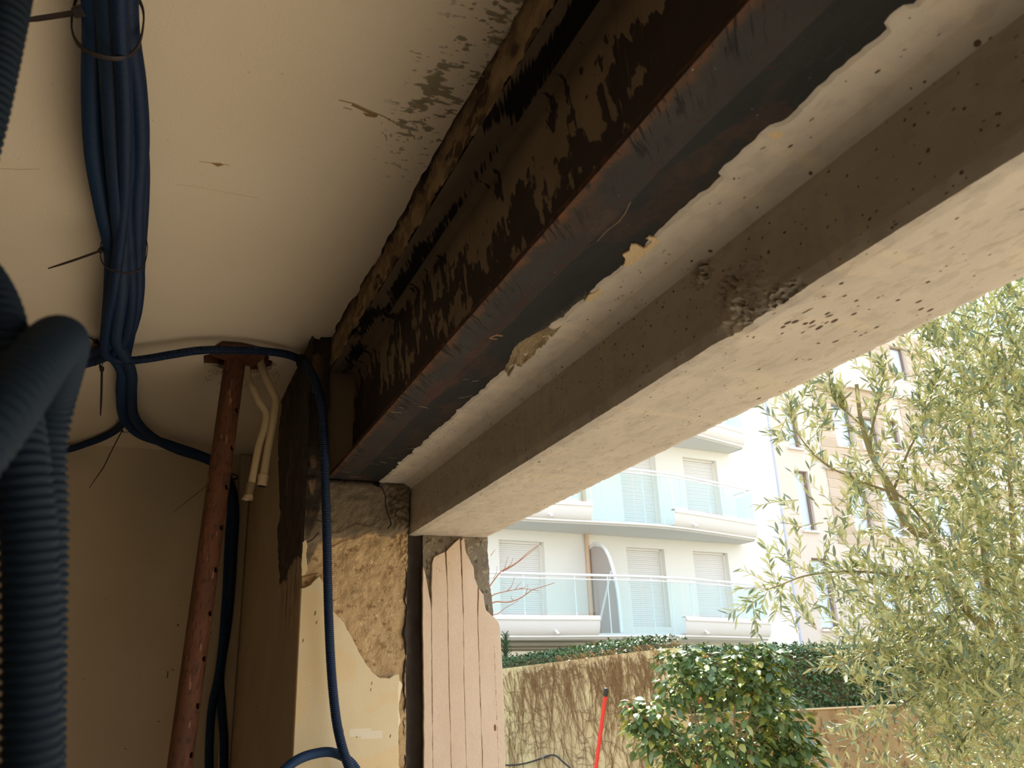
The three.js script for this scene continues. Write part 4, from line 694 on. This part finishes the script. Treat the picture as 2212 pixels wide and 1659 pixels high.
{
  const b = building('apartment_building', 'beige apartment building with brown board cladding behind the olive tree');
  const wallM = plasterish(0xdfd4c6), boardM = [0xd2bfa8, 0xcbb79e, 0xd6c5b0].map((c) => plasterish(c, 2)), seam = mat(0xe6d8c6, 0.8), paneM = new THREE.MeshPhysicalMaterial({ color: 0xcfdde6, roughness: 0.04, metalness: 0.0, specularIntensity: 1 }), frameM = mat(0x8a7466, 0.6), revealM = mat(0x9c7d5c, 0.85);
  const wins = [[20.47, 21.05, 8.9, 10.24], [20.55, 21.15, 6.25, 8.16], [20.7, 21.45, 3.3, 5.41], [26.41, 27.2, 12.05, 13.43], [22.75, 23.65, 9.2, 10.7], [24.0, 24.9, 9.2, 10.4], [26.8, 27.6, 9.3, 10.45], [25.3, 26.0, 9.3, 10.45], [22.9, 23.8, 6.4, 8.0], [24.4, 25.4, 6.3, 7.9], [27.0, 28.0, 6.4, 7.9], [29.3, 30.4, 9.3, 10.6], [29.4, 30.4, 6.4, 7.9], [29.8, 30.7, 12.1, 13.4], [23.4, 24.4, 3.4, 5.3], [26.0, 27.0, 3.4, 5.3], [31.8, 32.8, 9.3, 10.6], [31.8, 32.8, 6.4, 7.9], [28.0, 29.0, 3.4, 5.2]];
  const clad = [[21.98, 25.9, 8.75, 11.36], [25.2, 28.35, 11.95, 14.0], [26.3, 30.9, 8.75, 11.24], [22.0, 25.7, 5.9, 8.3], [26.3, 30.9, 5.9, 8.3]];
  clad[0][1] = 25.6;
  part('wall', wallWithHoles(19.8, 37, -0.3, 14.6, wins, 0.3), wallM, b);
  part('rear_block', box(19.8, 37, -0.3, 14.6, -9, -0.301), mat(0xcfc3b4, 0.9), b);
  part('parapet_coping', box(28.4, 37.1, 14.6, 14.72, -9, 0.08), wallM, b);
  part('storey_band', box(25.9, 37.05, 11.3, 11.95, 0, 0.12), wallM, b);
  part('storey_band', box(21.9, 25.85, 11.36, 11.6, 0, 0.16), wallM, b);
  part('storey_band', box(21.9, 37, 8.3, 8.75, 0, 0.10), wallM, b);
  for (const [a, c, lo, hi] of clad) {
    const rows = Math.round((hi - lo) / 0.31), hgt = (hi - lo) / rows;
    for (let k = 0; k < rows; k++) {   // boards with open pale joints, cut at the windows
      const y0 = lo + k * hgt + 0.02, y1 = lo + (k + 1) * hgt - 0.02; let cuts = [[a, c]];
      for (const [p, q, r, s] of wins) if (r < y1 && s > y0) cuts = cuts.flatMap(([m, n]) => (q < m || p > n ? [[m, n]] : [[m, Math.max(m, p - 0.02)], [Math.min(n, q + 0.02), n]])).filter(([m, n]) => n - m > 0.05);
      for (const [m, n] of cuts) part('board', box(m, n, y0, y1, 0.002, 0.03), boardM[k % 3], b);
    }
    part('joint_backing', wallWithHoles(a, c, lo, hi, wins.filter(([p, q, r, s]) => p > a && q < c && r > lo && s < hi), 0.002).translate(0, 0, 0.006), seam, b);
  }
  for (const [a, c, lo, hi] of wins) {
    const w = part('window', [box(a, a + 0.05, lo, hi, -0.2, -0.13), box(c - 0.07, c, lo, hi, -0.2, -0.10), box(a, c, hi - 0.05, hi, -0.2, -0.13), box(a, c, lo, lo + 0.05, -0.2, -0.13)], frameM, b);
    part('pane', box(a + 0.05, c - 0.07, lo + 0.05, hi - 0.05, -0.18, -0.165), paneM, w);
    part('sill', box(a - 0.06, c + 0.06, lo - 0.07, lo, -0.05, 0.09), mat(0xe8dfd4, 0.7), w);
  }
  part('window_rail', [sweep([V(26.5, 9.9, 0.1), V(28.1, 9.9, 0.1)], ringSection(0.02, 6)), sweep([V(26.5, 9.7, 0.1), V(28.1, 9.7, 0.1)], ringSection(0.015, 6)), sweep([V(26.5, 9.5, 0.1), V(28.1, 9.5, 0.1)], ringSection(0.015, 6)), ...[26.5, 27.3, 28.1].map((u) => sweep([V(u, 9.2, 0.1), V(u, 9.9, 0.1)], ringSection(0.015, 6)))], whiteMetal, b);
}

// ---------------------------------------------------------------- garden walls
const GX = 5.2, GC = onX(1438, 1399, GX), GY = 2.07, RY = 1.40, GZ = GC.z;
{
  const c = canvas(2048, 768, (u, v, px, py) => { const z = u * 10, y = v * 2.2, f = fbm(z * 3, y * 3, 4, 201), n = (hash(px, py, 21) - 0.5) * 12; let k = mix3([204, 184, 138], [186, 163, 116], f); k = mix3(k, [216, 201, 148], sstep(0.56, 0.66, fbm(z * 2.2, y * 0.7, 3, 202)) * 0.7); k = mix3(k, [150, 122, 80], sstep(0.6, 0.72, fbm(z * 5, y * 4, 4, 204)) * 0.5); return [k[0] + n, k[1] + n, k[2] + n]; });
  const w = structure('garden_wall', 'tall ochre garden wall overgrown with a bare creeper', 'wall');
  const g = box(GX, GX + 0.2, -0.3, GY, GZ - 10, GZ), p = g.attributes.position, uv = g.attributes.uv; for (let i = 0; i < p.count; i++) uv.setXY(i, (p.getZ(i) - GZ + 10) / 10, p.getY(i) / 2.2);
  part('rendered_wall', g, mat(0xffffff, 0.92, { map: texture(c), bumpMap: grain(20, 4), bumpScale: 0.004 }), w);
  const c2 = canvas(1024, 384, (u, v, px, py) => { const x = u * 5, y = v * 1.5, f = fbm(x * 5, y * 5, 4, 211), n = (hash(px, py, 22) - 0.5) * 14; let k = mix3([164, 136, 92], [136, 110, 72], f); k = mix3(k, [104, 76, 44], sstep(0.58, 0.68, fbm(x * 26, y * 22, 3, 212)) * 0.7); k = mix3(k, [120, 88, 50], sstep(0.55, 0.75, fbm(x * 3, y * 2, 4, 214)) * 0.5); return [k[0] + n, k[1] + n, k[2] + n]; });
  const w2 = structure('garden_wall_low', 'low brown mottled garden wall below the clipped hedge', 'wall');
  const g2 = box(GX + 0.2, GX + 9, -0.3, RY, GZ - 0.2, GZ), p2 = g2.attributes.position, u2 = g2.attributes.uv; for (let i = 0; i < p2.count; i++) u2.setXY(i, (p2.getX(i) - GX) / 5, p2.getY(i) / 1.5);
  const t2 = texture(c2); t2.wrapS = THREE.RepeatWrapping;
  part('rendered_wall', g2, mat(0xffffff, 0.95, { map: t2, bumpMap: grain(8, 3), bumpScale: 0.006 }), w2);
  part('coping', box(GX + 0.2, GX + 9, RY, RY + 0.015, GZ - 0.21, GZ + 0.015), mat(0xcbb289, 0.9), w2);
}
// pipe stubs through the wall and a black hose
{
  for (const [a, b, label] of [[1183, 1634, 'grey pipe stub in the creeper wall carrying the black hose'], [1408, 1637, 'grey pipe stub in the creeper wall beside the shrub']]) {
    const q = onX(a, b, GX), o = thing('pipe_stub', label, 'pipe', null, q);
    part('tube', sweep([V(0.02, 0, 0.06), V(-0.09, 0, -0.0)], ringSection(0.022, 12), { caps: false }), mat(0x8c8478, 0.6), o); part('bore', sweep([V(0.02, 0, 0.06), V(-0.085, 0, 0.002)], ringSection(0.019, 12)), mat(0x3c362e, 0.9), o);  // bore is a solid cylinder, coloured dark as the shade inside
  }
  const pts = [[1070, 1650], [1095, 1653], [1130, 1650], [1165, 1640], [1192, 1631], [1203, 1634], [1215, 1645], [1240, 1668], [1260, 1700]].map(([a, b], i) => onX(a, b, GX - 0.06)), o = thing('hose', 'black hose looped over a pipe stub on the creeper wall', 'hose', null, pts[4]);
  part('sheath', tube(pts.map((p) => p.clone().sub(pts[4])), 0.011, { n: 60 }), mat(0x1d1b1a, 0.5), o);
}
// red pole
{
  const a = onD(1308, 1500, 6.2), b = onD(1287, 1659, 6.35), d = b.clone().sub(a).normalize(), foot = a.clone().addScaledVector(d, (a.y + 0.0) / -d.y);
  const o = thing('broom_handle', 'red painted pole with a black rubber cap by the creeper wall', 'pole', null, foot), t = a.clone().sub(foot);
  part('shaft', sweep([V(0, 0, 0), t], ringSection(0.0145, 14)), mat(0xc8261c, 0.35), o);
  part('cap', sweep([-0.01, 0, 0.03, 0.045, 0.05].map((h) => t.clone().addScaledVector(d, -h)), ringSection(1, 12), { scale: (i) => [0.017, 0.018, 0.0185, 0.015, 0.006][i] }), mat(0x18171a, 0.5), o);
}

// ---------------------------------------------------------------- plants
function leafGeo(len, wid, fold, curl, n = 4) {   // blade along +x, face +y
  const p = [], ix = [];
  for (let i = 0; i <= n; i++) { const t = i / n, w = wid / 2 * Math.pow(Math.sin(Math.PI * Math.pow(t, 0.85)), 0.75) * (i === 0 || i === n ? 0.06 / 0.75 : 1), y = curl * len * t * t; p.push(t * len, y + fold * w, -w, t * len, y, 0, t * len, y + fold * w, w); }
  for (let i = 0; i < n; i++) for (const k of [0, 1]) { const a = i * 3 + k, b = a + 1, c = a + 3, d = a + 4; ix.push(a, b, d, a, d, c); }
  const g = new THREE.BufferGeometry(); g.setAttribute('position', new THREE.Float32BufferAttribute(p, 3)); g.setAttribute('uv', new THREE.Float32BufferAttribute(p.flatMap((_, i) => (i % 3 === 0 ? [p[i], p[i + 2]] : [])), 2)); g.setIndex(ix); g.computeVertexNormals(); return g;
}
const leafMat = (hex, rough, tr) => new THREE.MeshPhysicalMaterial({ color: hex, roughness: rough, transmission: tr, thickness: 0, side: THREE.DoubleSide, ior: 1.45 });
const orient = (dir, up, roll = 0) => { const x = dir.clone().normalize(), z = x.clone().cross(up).normalize(), y = z.clone().cross(x); return new THREE.Matrix4().makeBasis(x, y, z).multiply(new THREE.Matrix4().makeRotationX(roll)); };
const inView = (p) => { const c = p.clone().sub(EYE), q = V(toWorld(V(1, 0, 0)).dot(c), toWorld(V(0, 1, 0)).dot(c), toWorld(V(0, 0, 1)).dot(c)), x = CX - FPX * q.x / q.z, y = CY + FPX * q.y / q.z; return [x, y, -q.z]; };
// leaves: the 300 that show largest become parts, the rest one mass of copies
function putLeaves(owner, list, geos, mats) {
  const ok = list.map((l, i) => { const [x, y, d] = inView(V(0, 0, 0).applyMatrix4(l.m).add(owner.position)); const hid = y < 1160 - 0.482 * (x - 1060) || x < 1090; return [i, x > 0 && x < 2212 && y > 0 && y < 1659 && !hid ? d / l.s : 99 + d, l]; }).sort((a, b) => a[1] - b[1]);
  const picked = new Set(ok.slice(0, 300).filter((k) => k[1] < 99).map((k) => k[0]));
  const rest = new Map();
  list.forEach((l, i) => {
    if (picked.has(i)) { const o = part('leaf', geos[l.g], mats[l.c], owner); o.applyMatrix4(l.m); } else { const k = l.g * 10 + l.c; if (!rest.has(k)) rest.set(k, []); rest.get(k).push(l.m); }
  });
  for (const [k, ms] of rest) { const im = shade(new THREE.InstancedMesh(geos[Math.floor(k / 10)], mats[k % 10], ms.length)); ms.forEach((m, i) => im.setMatrixAt(i, m)); im.name = 'foliage'; im.userData.kind = 'stuff'; owner.add(im); }
}
// olive tree
{
  const D = 5.6, base = V(5.75, -0.15, -4.0), o = thing('olive_tree', 'backlit olive tree with slender grey-green leaves', 'tree', null, base), rel = (v) => v.clone().sub(base);
  const bark = mat(0x94855c, 0.9, { bumpMap: grain(2, 2), bumpScale: 0.004 });
  const Q = (px, py, d = D) => rel(onD(px, py, d));
  const limbs = [
    [[V(0, 0, 0), V(-0.02, 0.7, -0.03), V(-0.08, 1.3, -0.06), Q(2212, 1440, 5.75), Q(2140, 1370, 5.7), Q(2075, 1300, 5.65), Q(2035, 1230, 5.6), Q(2020, 1165, 5.55), Q(1975, 1150, 5.5), Q(1945, 1115, 5.5), Q(1930, 1060, 5.5), Q(1890, 1000, 5.5), Q(1862, 920, 5.5), Q(1850, 830, 5.5)], 0.055, 0.012, 'trunk'],
    [[Q(1945, 1115, 5.5), Q(1925, 1080, 5.55), Q(1905, 1030, 5.6), Q(1880, 960, 5.6), Q(1900, 860, 5.6), Q(1910, 800, 5.6)], 0.014, 0.005, 'branch'],
    [[Q(2032, 1252, 5.6), Q(1990, 1250, 5.4), Q(1940, 1244, 5.3), Q(1880, 1236, 5.2), Q(1810, 1235, 5.1), Q(1735, 1245, 5.0), Q(1690, 1262, 4.95), Q(1640, 1280, 4.9)], 0.012, 0.003, 'branch'],
    [[Q(2020, 1165, 5.55), Q(1990, 1120, 5.45), Q(1950, 1075, 5.4), Q(1860, 1040, 5.3), Q(1780, 1000, 5.3), Q(1720, 930, 5.3), Q(1706, 870, 5.3)], 0.010, 0.003, 'branch'],
    [[Q(2140, 1370, 5.7), Q(2130, 1240, 5.8), Q(2110, 1080, 5.9), Q(2090, 900, 6.0), Q(2080, 780, 6.0)], 0.022, 0.006, 'branch'],
    [[Q(2200, 1420, 5.75), Q(2190, 1200, 5.6), Q(2180, 1000, 5.5), Q(2170, 800, 5.5), Q(2150, 660, 5.5)], 0.024, 0.005, 'branch'],
    [[Q(2075, 1300, 5.65), Q(2020, 1360, 5.3), Q(1950, 1390, 5.1), Q(1880, 1410, 5.0), Q(1810, 1440, 4.9)], 0.010, 0.003, 'branch'],
    [[Q(2140, 1370, 5.7), Q(2060, 1440, 5.3), Q(1980, 1500, 5.1), Q(1900, 1560, 4.9), Q(1820, 1620, 4.8)], 0.010, 0.003, 'branch'],
    [[Q(2200, 1430, 5.75), Q(2140, 1520, 5.4), Q(2080, 1600, 5.2), Q(2030, 1690, 5.1)], 0.011, 0.003, 'branch'],
    [[Q(2212, 1440, 5.75), Q(2240, 1300, 5.6), Q(2250, 1100, 5.5), Q(2260, 850, 5.5)], 0.022, 0.005, 'branch'],
    [[Q(1930, 1060, 5.5), Q(1960, 980, 5.5), Q(2000, 900, 5.5), Q(2020, 820, 5.5)], 0.010, 0.003, 'branch'],
    [[Q(1862, 920, 5.5), Q(1840, 900, 5.45), Q(1800, 860, 5.4), Q(1790, 800, 5.4)], 0.007, 0.003, 'branch'],
  ];
  for (const [pts, r, r2, n] of limbs) part(n, tube(pts, r, { m: 8, n: 40, taper: r2 / r }), bark, o);
  const geos = [leafGeo(0.073, 0.0175, 0.35, 0.10), leafGeo(0.063, 0.016, 0.3, -0.12), leafGeo(0.080, 0.0185, 0.4, 0.03)];
  const mats = [leafMat(0xb8bc86, 0.28, 0.5), leafMat(0x7a896c, 0.28, 0.3), leafMat(0xcccb96, 0.28, 0.45)];
  const list = [], twigs = [];
  // leafy shoots: crown density read off the photograph, depth from the limbs
  const inside = (x, y) => {
    if (y < 630 || x < 1560) return 0;
    const left = y < 760 ? 2110 - (y - 630) * 1.2 : y < 900 ? 1960 - (y - 760) * 1.9 : y < 1200 ? 1700 : y < 1380 ? 1720 : 1800;   // outline of the crown
    const dense = sstep(1900, 2120, x + (y > 1250 && y < 1500 ? 120 : 0));
    if (x < left) return 0;
    if (y > 880 && y < 1020 && x > 1930 && x < 2010) return 0.12;
    return 0.13 + 0.87 * dense;
  };
  const shoot = (p, dir, len, n, k = 1) => {
    const bend = V(rr(-0.2, 0.2), rr(-0.25, 0.1), rr(-0.2, 0.2)), pts = []; for (let i = 0; i <= 5; i++) { const t = i / 5; pts.push(p.clone().addScaledVector(dir, len * t).addScaledVector(bend, len * t * t * 0.5)); }
    twigs.push(sweep(pts, ringSection(0.0024, 4), { scale: (i) => lerp(1, 0.4, i / 5), caps: false }));
    for (let i = 0; i < n; i++) {
      const t = (i + 0.4) / n, q = p.clone().addScaledVector(dir, len * t).addScaledVector(bend, len * t * t * 0.5), ax = V(rr(-1, 1), rr(-1, 1), rr(-1, 1)).cross(dir).normalize(), ld = dir.clone().multiplyScalar(rr(0.5, 1.0)).addScaledVector(ax, rr(0.5, 0.9)), s = rr(0.7, 1.15) * k;
      const m = orient(ld, V(rr(-0.5, 0.5), 1, rr(-0.5, 0.5)).normalize(), rr(-0.5, 0.5)); m.scale(V(s, s, s)); m.setPosition(q);
      list.push({ m, g: Math.floor(rnd() * 3), c: Math.floor(rnd() * 3), s });
    }
  };
  let made = 0, tries = 0;
  while (made < 1750 && tries++ < 60000) {
    const x = rr(1600, 2330), y = rr(620, 1720), k = inside(Math.min(x, 2212), Math.min(y, 1659)); if (rnd() > k) continue;
    const right = sstep(1900, 2150, x), d = lerp(rr(4.9, 5.8), rr(4.7, 6.6), right), p = Q(x, y, d), up = V(rr(-0.8, 0.35), rr(-0.15, 1), rr(-0.5, 0.5)).normalize();
    shoot(p, up, rr(0.16, 0.34), Math.round(rr(12, 20))); made++;
  }
  // shoots that ride on the named branches
  for (const [pts, r, , n] of limbs) if (r < 0.02) { const c = new THREE.CatmullRomCurve3(pts); for (let i = 0; i < 15; i++) { const t = rr(0.3, 1), p = c.getPointAt(t), tg = c.getTangentAt(t); shoot(p, tg.multiplyScalar(0.8).add(V(rr(-0.6, 0.6), rr(-0.3, 0.8), rr(-0.6, 0.6))).normalize(), rr(0.14, 0.28), Math.round(rr(9, 15))); } }
  for (const [x, y, dx, dy] of [[1640, 1280, -30, 20], [1660, 1270, -20, 50], [1625, 1300, 10, 60], [1690, 1262, -10, 70], [1668, 1245, -10, -60], [1650, 1285, -40, 30], [1720, 1250, -30, -60], [1735, 1245, 10, 60], [1706, 870, -10, -60], [1715, 900, 20, -50], [1700, 900, -20, 40], [1740, 960, 30, -30]]) { const p = Q(x, y, 4.95), q = Q(x + dx, y + dy, 4.95); shoot(p, q.sub(p).normalize(), 0.2, 16); }
  const tw = part('twigs', twigs, mat(0xa89250, 0.85), o); tw.userData.kind = 'stuff';
  putLeaves(o, list, geos, mats);
}
// camellia shrub with glossy leaves
{
  const C = onD(1560, 1560, 7.2), base = V(C.x, -0.15, C.z), o = thing('camellia_shrub', 'glossy green camellia shrub with small red buds', 'shrub', null, base), rel = (v) => v.clone().sub(base);
  const bark = mat(0x8d7a58, 0.9), hub = V(0, 0.75, 0), list = [], stems = [];
  const geos = [leafGeo(0.095, 0.052, 0.22, -0.16), leafGeo(0.082, 0.045, 0.3, -0.08), leafGeo(0.105, 0.055, 0.15, -0.22)];
  const mats = [leafMat(0x5f784a, 0.22, 0.33), leafMat(0x80945a, 0.24, 0.42), leafMat(0xc4c264, 0.26, 0.52)];
  // lobes of the crown, centre pixel and radius in pixels
  const lobes = [[1560, 1580, 120], [1470, 1470, 50], [1510, 1450, 52], [1560, 1470, 50], [1610, 1470, 52], [1640, 1440, 36], [1690, 1545, 60], [1705, 1610, 60], [1425, 1540, 50], [1385, 1545, 34], [1390, 1590, 42], [1440, 1620, 60], [1500, 1640, 70], [1580, 1650, 90], [1650, 1510, 56], [1592, 1412, 18], [1672, 1420, 30], [1668, 1455, 34], [1445, 1425, 28], [1490, 1418, 26], [1735, 1600, 34], [1720, 1650, 60], [1650, 1640, 70], [1365, 1520, 16], [1650, 1400, 14]];
  const PXM = 7.2 / FPX;
  const buds = [];
  for (const [x, y, r] of lobes) {
    const c = rel(onD(x, y, 7.2)), R = r * PXM; stems.push([hub.clone().add(V(rr(-0.1, 0.1), rr(-0.2, 0.2), rr(-0.1, 0.1))), hub.clone().lerp(c, 0.55).add(V(0, 0.06, 0)), c]);
    const n = Math.round(20 + r * r * 0.05);
    for (let i = 0; i < n; i++) {
      const v = V(rr(-1, 1), rr(-1, 1), rr(-1, 1)).normalize(), rad = R * Math.pow(rnd(), 0.38), p = c.clone().addScaledVector(v, rad);
      const dir = v.clone().setY(v.y * 0.4 - rr(0.0, 0.75)).add(V(rr(-0.6, 0.6), 0, rr(-0.6, 0.6))).normalize(), s = rr(0.7, 1.1);
      const m = orient(dir, V(rr(-0.4, 0.4), 1, rr(-0.4, 0.4)).normalize(), rr(-0.45, 0.45)); m.scale(V(s, s, s)); m.setPosition(p);
      const outer = rad / R; list.push({ m, g: Math.floor(rnd() * 3), c: rnd() < 0.16 ? 2 : rnd() < 0.5 ? 1 : 0, s: s * 1.0 });
      if (outer > 0.85 && v.y > -0.1 && buds.length < 34 && rnd() < 0.05) buds.push(p.clone().addScaledVector(v, 0.015));
    }
  }
  for (const [x, y] of [[1416, 1567], [1366, 1530], [1356, 1527], [1352, 1550], [1572, 1484], [1514, 1509], [1637, 1436], [1570, 1592], [1505, 1655], [1338, 1574], [1520, 1418]]) buds.push(rel(onD(x, y, 6.9)));
  stems.forEach((s) => part('stem', tube(s, 0.014, { m: 6, n: 10, taper: 0.35 }), bark, o));
  part('trunk', tube([V(0, 0, 0), V(0.02, 0.4, 0), hub], 0.04, { m: 8, n: 10, taper: 0.8 }), bark, o);
  const budG = new THREE.LatheGeometry([[0, -0.014], [0.009, -0.008], [0.012, 0], [0.008, 0.009], [0, 0.014]].map(([a, b]) => new THREE.Vector2(a, b)), 8), budM = [mat(0xb8604a, 0.5), mat(0x9c7a44, 0.6)];
  buds.forEach((p, i) => { const b = part('bud', budG, budM[i % 3 ? 1 : 0], o); b.position.copy(p); b.rotation.set(rr(-0.6, 0.6), 0, rr(-0.6, 0.6)); });
  putLeaves(o, list, geos, mats);
}
// clipped hedges behind the garden walls: countless small leaves on a dark twiggy core
function hedge(name, label, x0, x1, y0, y1, z0, z1, n, faces) {
  const at = V((x0 + x1) / 2, -0.16, (z0 + z1) / 2), o = thing(name, label, 'hedge', null, at);
  part('twig_core', box(x0 + 0.06, x1 - 0.06, -0.16, y1 - 0.07, z0 + 0.06, z1 - 0.06).translate(-at.x, -at.y, -at.z), mat(0x6a5c40, 1), o, 'dense brown twigs inside');
  const geos = [leafGeo(0.045, 0.024, 0.2, -0.1, 3), leafGeo(0.055, 0.026, 0.25, -0.15, 3)], mats = [leafMat(0x34522c, 0.25, 0), leafMat(0x446434, 0.27, 0), leafMat(0x566838, 0.32, 0)], by = new Map();
  for (let i = 0; i < n; i++) {
    const f = faces[Math.floor(rnd() * faces.length)], b = 0.03 * (fbm(i * 0.37, 3, 1, 3) - 0.5), dn = rr(-0.05, 0.02); let p, nn;
    if (f === 't') { p = V(rr(x0, x1), y1 + b + dn, rr(z0, z1)); nn = V(0, 1, 0); } else if (f === 'z') { p = V(rr(x0, x1), rr(y0, y1), z1 + dn); nn = V(0, 0.2, 1); } else { p = V(x0 + dn, rr(y0, y1), rr(z0, z1)); nn = V(-1, 0.2, 0); }
    const dir = V(rr(-1, 1), rr(-1, 0.6), rr(-1, 1)).addScaledVector(nn, 0.5).normalize(), s = rr(0.7, 1.2), m = orient(dir, nn.clone().add(V(rr(-0.5, 0.5), rr(0, 0.5), rr(-0.5, 0.5))).normalize(), rr(-0.7, 0.7)); m.scale(V(s, s, s)); m.setPosition(p.sub(at));
    const k = Math.floor(rnd() * 2) * 10 + Math.floor(rnd() * 3); if (!by.has(k)) by.set(k, []); by.get(k).push(m);
  }
  for (const [k, ms] of by) { const im = shade(new THREE.InstancedMesh(geos[Math.floor(k / 10)], mats[k % 10], ms.length)); ms.forEach((m, i) => im.setMatrixAt(i, m)); im.name = 'foliage'; im.userData.kind = 'stuff'; o.add(im); }
}
hedge('clipped_hedge', 'clipped dark green hedge standing above the low garden wall', GX + 0.3, GX + 9, RY - 0.05, 2.09, GZ - 0.95, GZ - 0.20, 22000, ['t', 'z', 'z']);
hedge('clipped_hedge', 'narrow strip of clipped hedge peeping over the creeper wall', GX + 0.24, GX + 0.9, GY - 0.1, 2.24, GZ - 10, GZ - 0.9, 9000, ['t', 't', 'x']);
{ // feathery conifer at the end of the creeper wall
  const c = onX(1092, 1408, GX + 1.3), at = V(c.x, -0.16, c.z), o = thing('conifer_bush', 'dark feathery conifer behind the end of the creeper wall', 'shrub', null, at), fr = [];
  for (let i = 0; i < 220; i++) { const h = rr(1.2, c.y + 0.42), r = 0.35 * (1 - (h - 1.2) / (c.y - 0.4)), a = rr(0, 6.28), p = V(0, h, 0), q = V(Math.cos(a) * r, h + 0.12, Math.sin(a) * r); fr.push(sweep([p, p.clone().lerp(q, 0.5).add(V(0, 0.02, 0)), q], ringSection(0.007, 4), { caps: false })); }
  part('trunk', tube([V(0, 0, 0), V(0, c.y + 0.3, 0)], 0.03), mat(0x4a3826, 0.9), o); const f = part('foliage', fr, mat(0x35532e, 0.7), o); f.userData.kind = 'stuff';
}
// bare creeper on the tall wall
{
  const o = thing('creeper_vine', 'bare brown creeper stems spread over the ochre garden wall', 'vine', null, V(GX, 0, GZ)), g = [], at = V(GX, 0, GZ), x = (d) => GX - d;
  const wander = (z, y, dz, dy, n, step, r, wob) => { const pts = []; let a = Math.atan2(dy, dz); for (let i = 0; i < n; i++) { pts.push(V(x(0.012 + 0.008 * rnd()), y, z).sub(at)); a += rr(-wob, wob); z += Math.cos(a) * step; y += Math.sin(a) * step; if (y > GY + 0.01 || y < 0 || z > GZ - 0.02) break; } if (pts.length > 2) g.push(sweep(pts, ringSection(r, 4), { scale: (i) => lerp(1, 0.5, i / pts.length), caps: false })); };
  for (let k = 0; k < 250; k++) { const z = GZ - 0.05 - Math.pow(rnd(), 1.3) * 4.6, top = rnd() < 0.75; wander(z, top ? GY - rr(0, 0.15) : rr(0.9, 1.8), rr(0.05, 0.55), -1, Math.round(rr(12, 30)), 0.045, rr(0.0025, 0.0055), 0.28); }
  for (let k = 0; k < 210; k++) wander(GZ - 0.05 - Math.pow(rnd(), 1.2) * 4.6, rr(0.9, GY), rr(-1, 1), rr(-0.4, 0.4), Math.round(rr(8, 20)), 0.045, rr(0.002, 0.0035), 0.35);
  for (let k = 0; k < 160; k++) wander(GZ - 0.05 - rnd() * 3.4, GY - rr(0, 0.3), rr(-1, 1), rr(-0.8, 0.2), Math.round(rr(5, 12)), 0.035, rr(0.002, 0.0045), 0.5);
  const m = part('stems', g, mat(0x7c5c36, 0.9), o); m.userData.kind = 'stuff';
  const curl = []; for (let k = 0; k < 40; k++) { const z = GZ - rr(-0.35, 2.6), y = GY + rr(-0.02, 0.02), s = rr(0.05, 0.14); curl.push(sweep(smooth([V(-0.02, y, z - GZ), V(-0.06, y + s * 0.5, z - GZ + s * 0.5), V(-0.05, y + s * 0.2, z - GZ + s), V(-0.02, y - s * 0.3, z - GZ + s * 1.1)], 10), ringSection(0.0028, 4), { caps: false })); }
  const cm = part('runners', curl, mat(0x9a7748, 0.9), o); cm.userData.kind = 'stuff';
}
// bare twigs reaching out from behind the pier
{
  const D = 4.4, foot = V(onD(1030, 1300, D).x, -0.01, onD(1030, 1300, D).z), o = thing('bare_shrub', 'leafless reddish twigs reaching out from behind the pier', 'shrub', null, foot), Q = (a, b, d = D) => onD(a, b, d).sub(foot), tm = mat(0x97705c, 0.8), tw = (list, r) => part('twig', tube(list.map((p) => Q(...p)), r * 0.75, { m: 6, n: 20, taper: 0.35 }), tm, o);
  part('stem', tube([V(0, 0, 0), Q(1028, 1450), Q(1030, 1330), Q(1040, 1280)], 0.018, { taper: 0.6 }), tm, o);
  tw([[1035, 1300], [1068, 1252], [1085, 1232], [1100, 1225], [1120, 1212], [1140, 1194], [1166, 1176]], 0.006); tw([[1085, 1235], [1108, 1222], [1130, 1206], [1150, 1190], [1163, 1180]], 0.004);
  tw([[1036, 1310], [1066, 1285], [1090, 1278], [1110, 1274], [1130, 1272], [1165, 1276]], 0.005); tw([[1096, 1276], [1104, 1268], [1108, 1258], [1112, 1246]], 0.003); tw([[1122, 1272], [1134, 1268], [1142, 1262]], 0.0025); tw([[1112, 1274], [1120, 1264], [1126, 1258]], 0.0025);
  tw([[1036, 1316], [1070, 1300], [1095, 1301], [1120, 1294], [1136, 1284], [1150, 1274], [1170, 1268], [1198, 1259]], 0.006); tw([[1134, 1286], [1138, 1276], [1140, 1264]], 0.0025); tw([[1110, 1297], [1104, 1292], [1105, 1286]], 0.0025);
  tw([[1040, 1330], [1075, 1326], [1090, 1314], [1120, 1298]], 0.004); tw([[1090, 1229], [1094, 1214], [1098, 1202]], 0.0025); tw([[1096, 1226], [1104, 1218], [1108, 1204]], 0.0025); tw([[1066, 1250], [1072, 1238], [1074, 1222]], 0.0025); tw([[1060, 1200], [1066, 1192], [1071, 1187]], 0.003);
}

renderer.render(scene, camera);
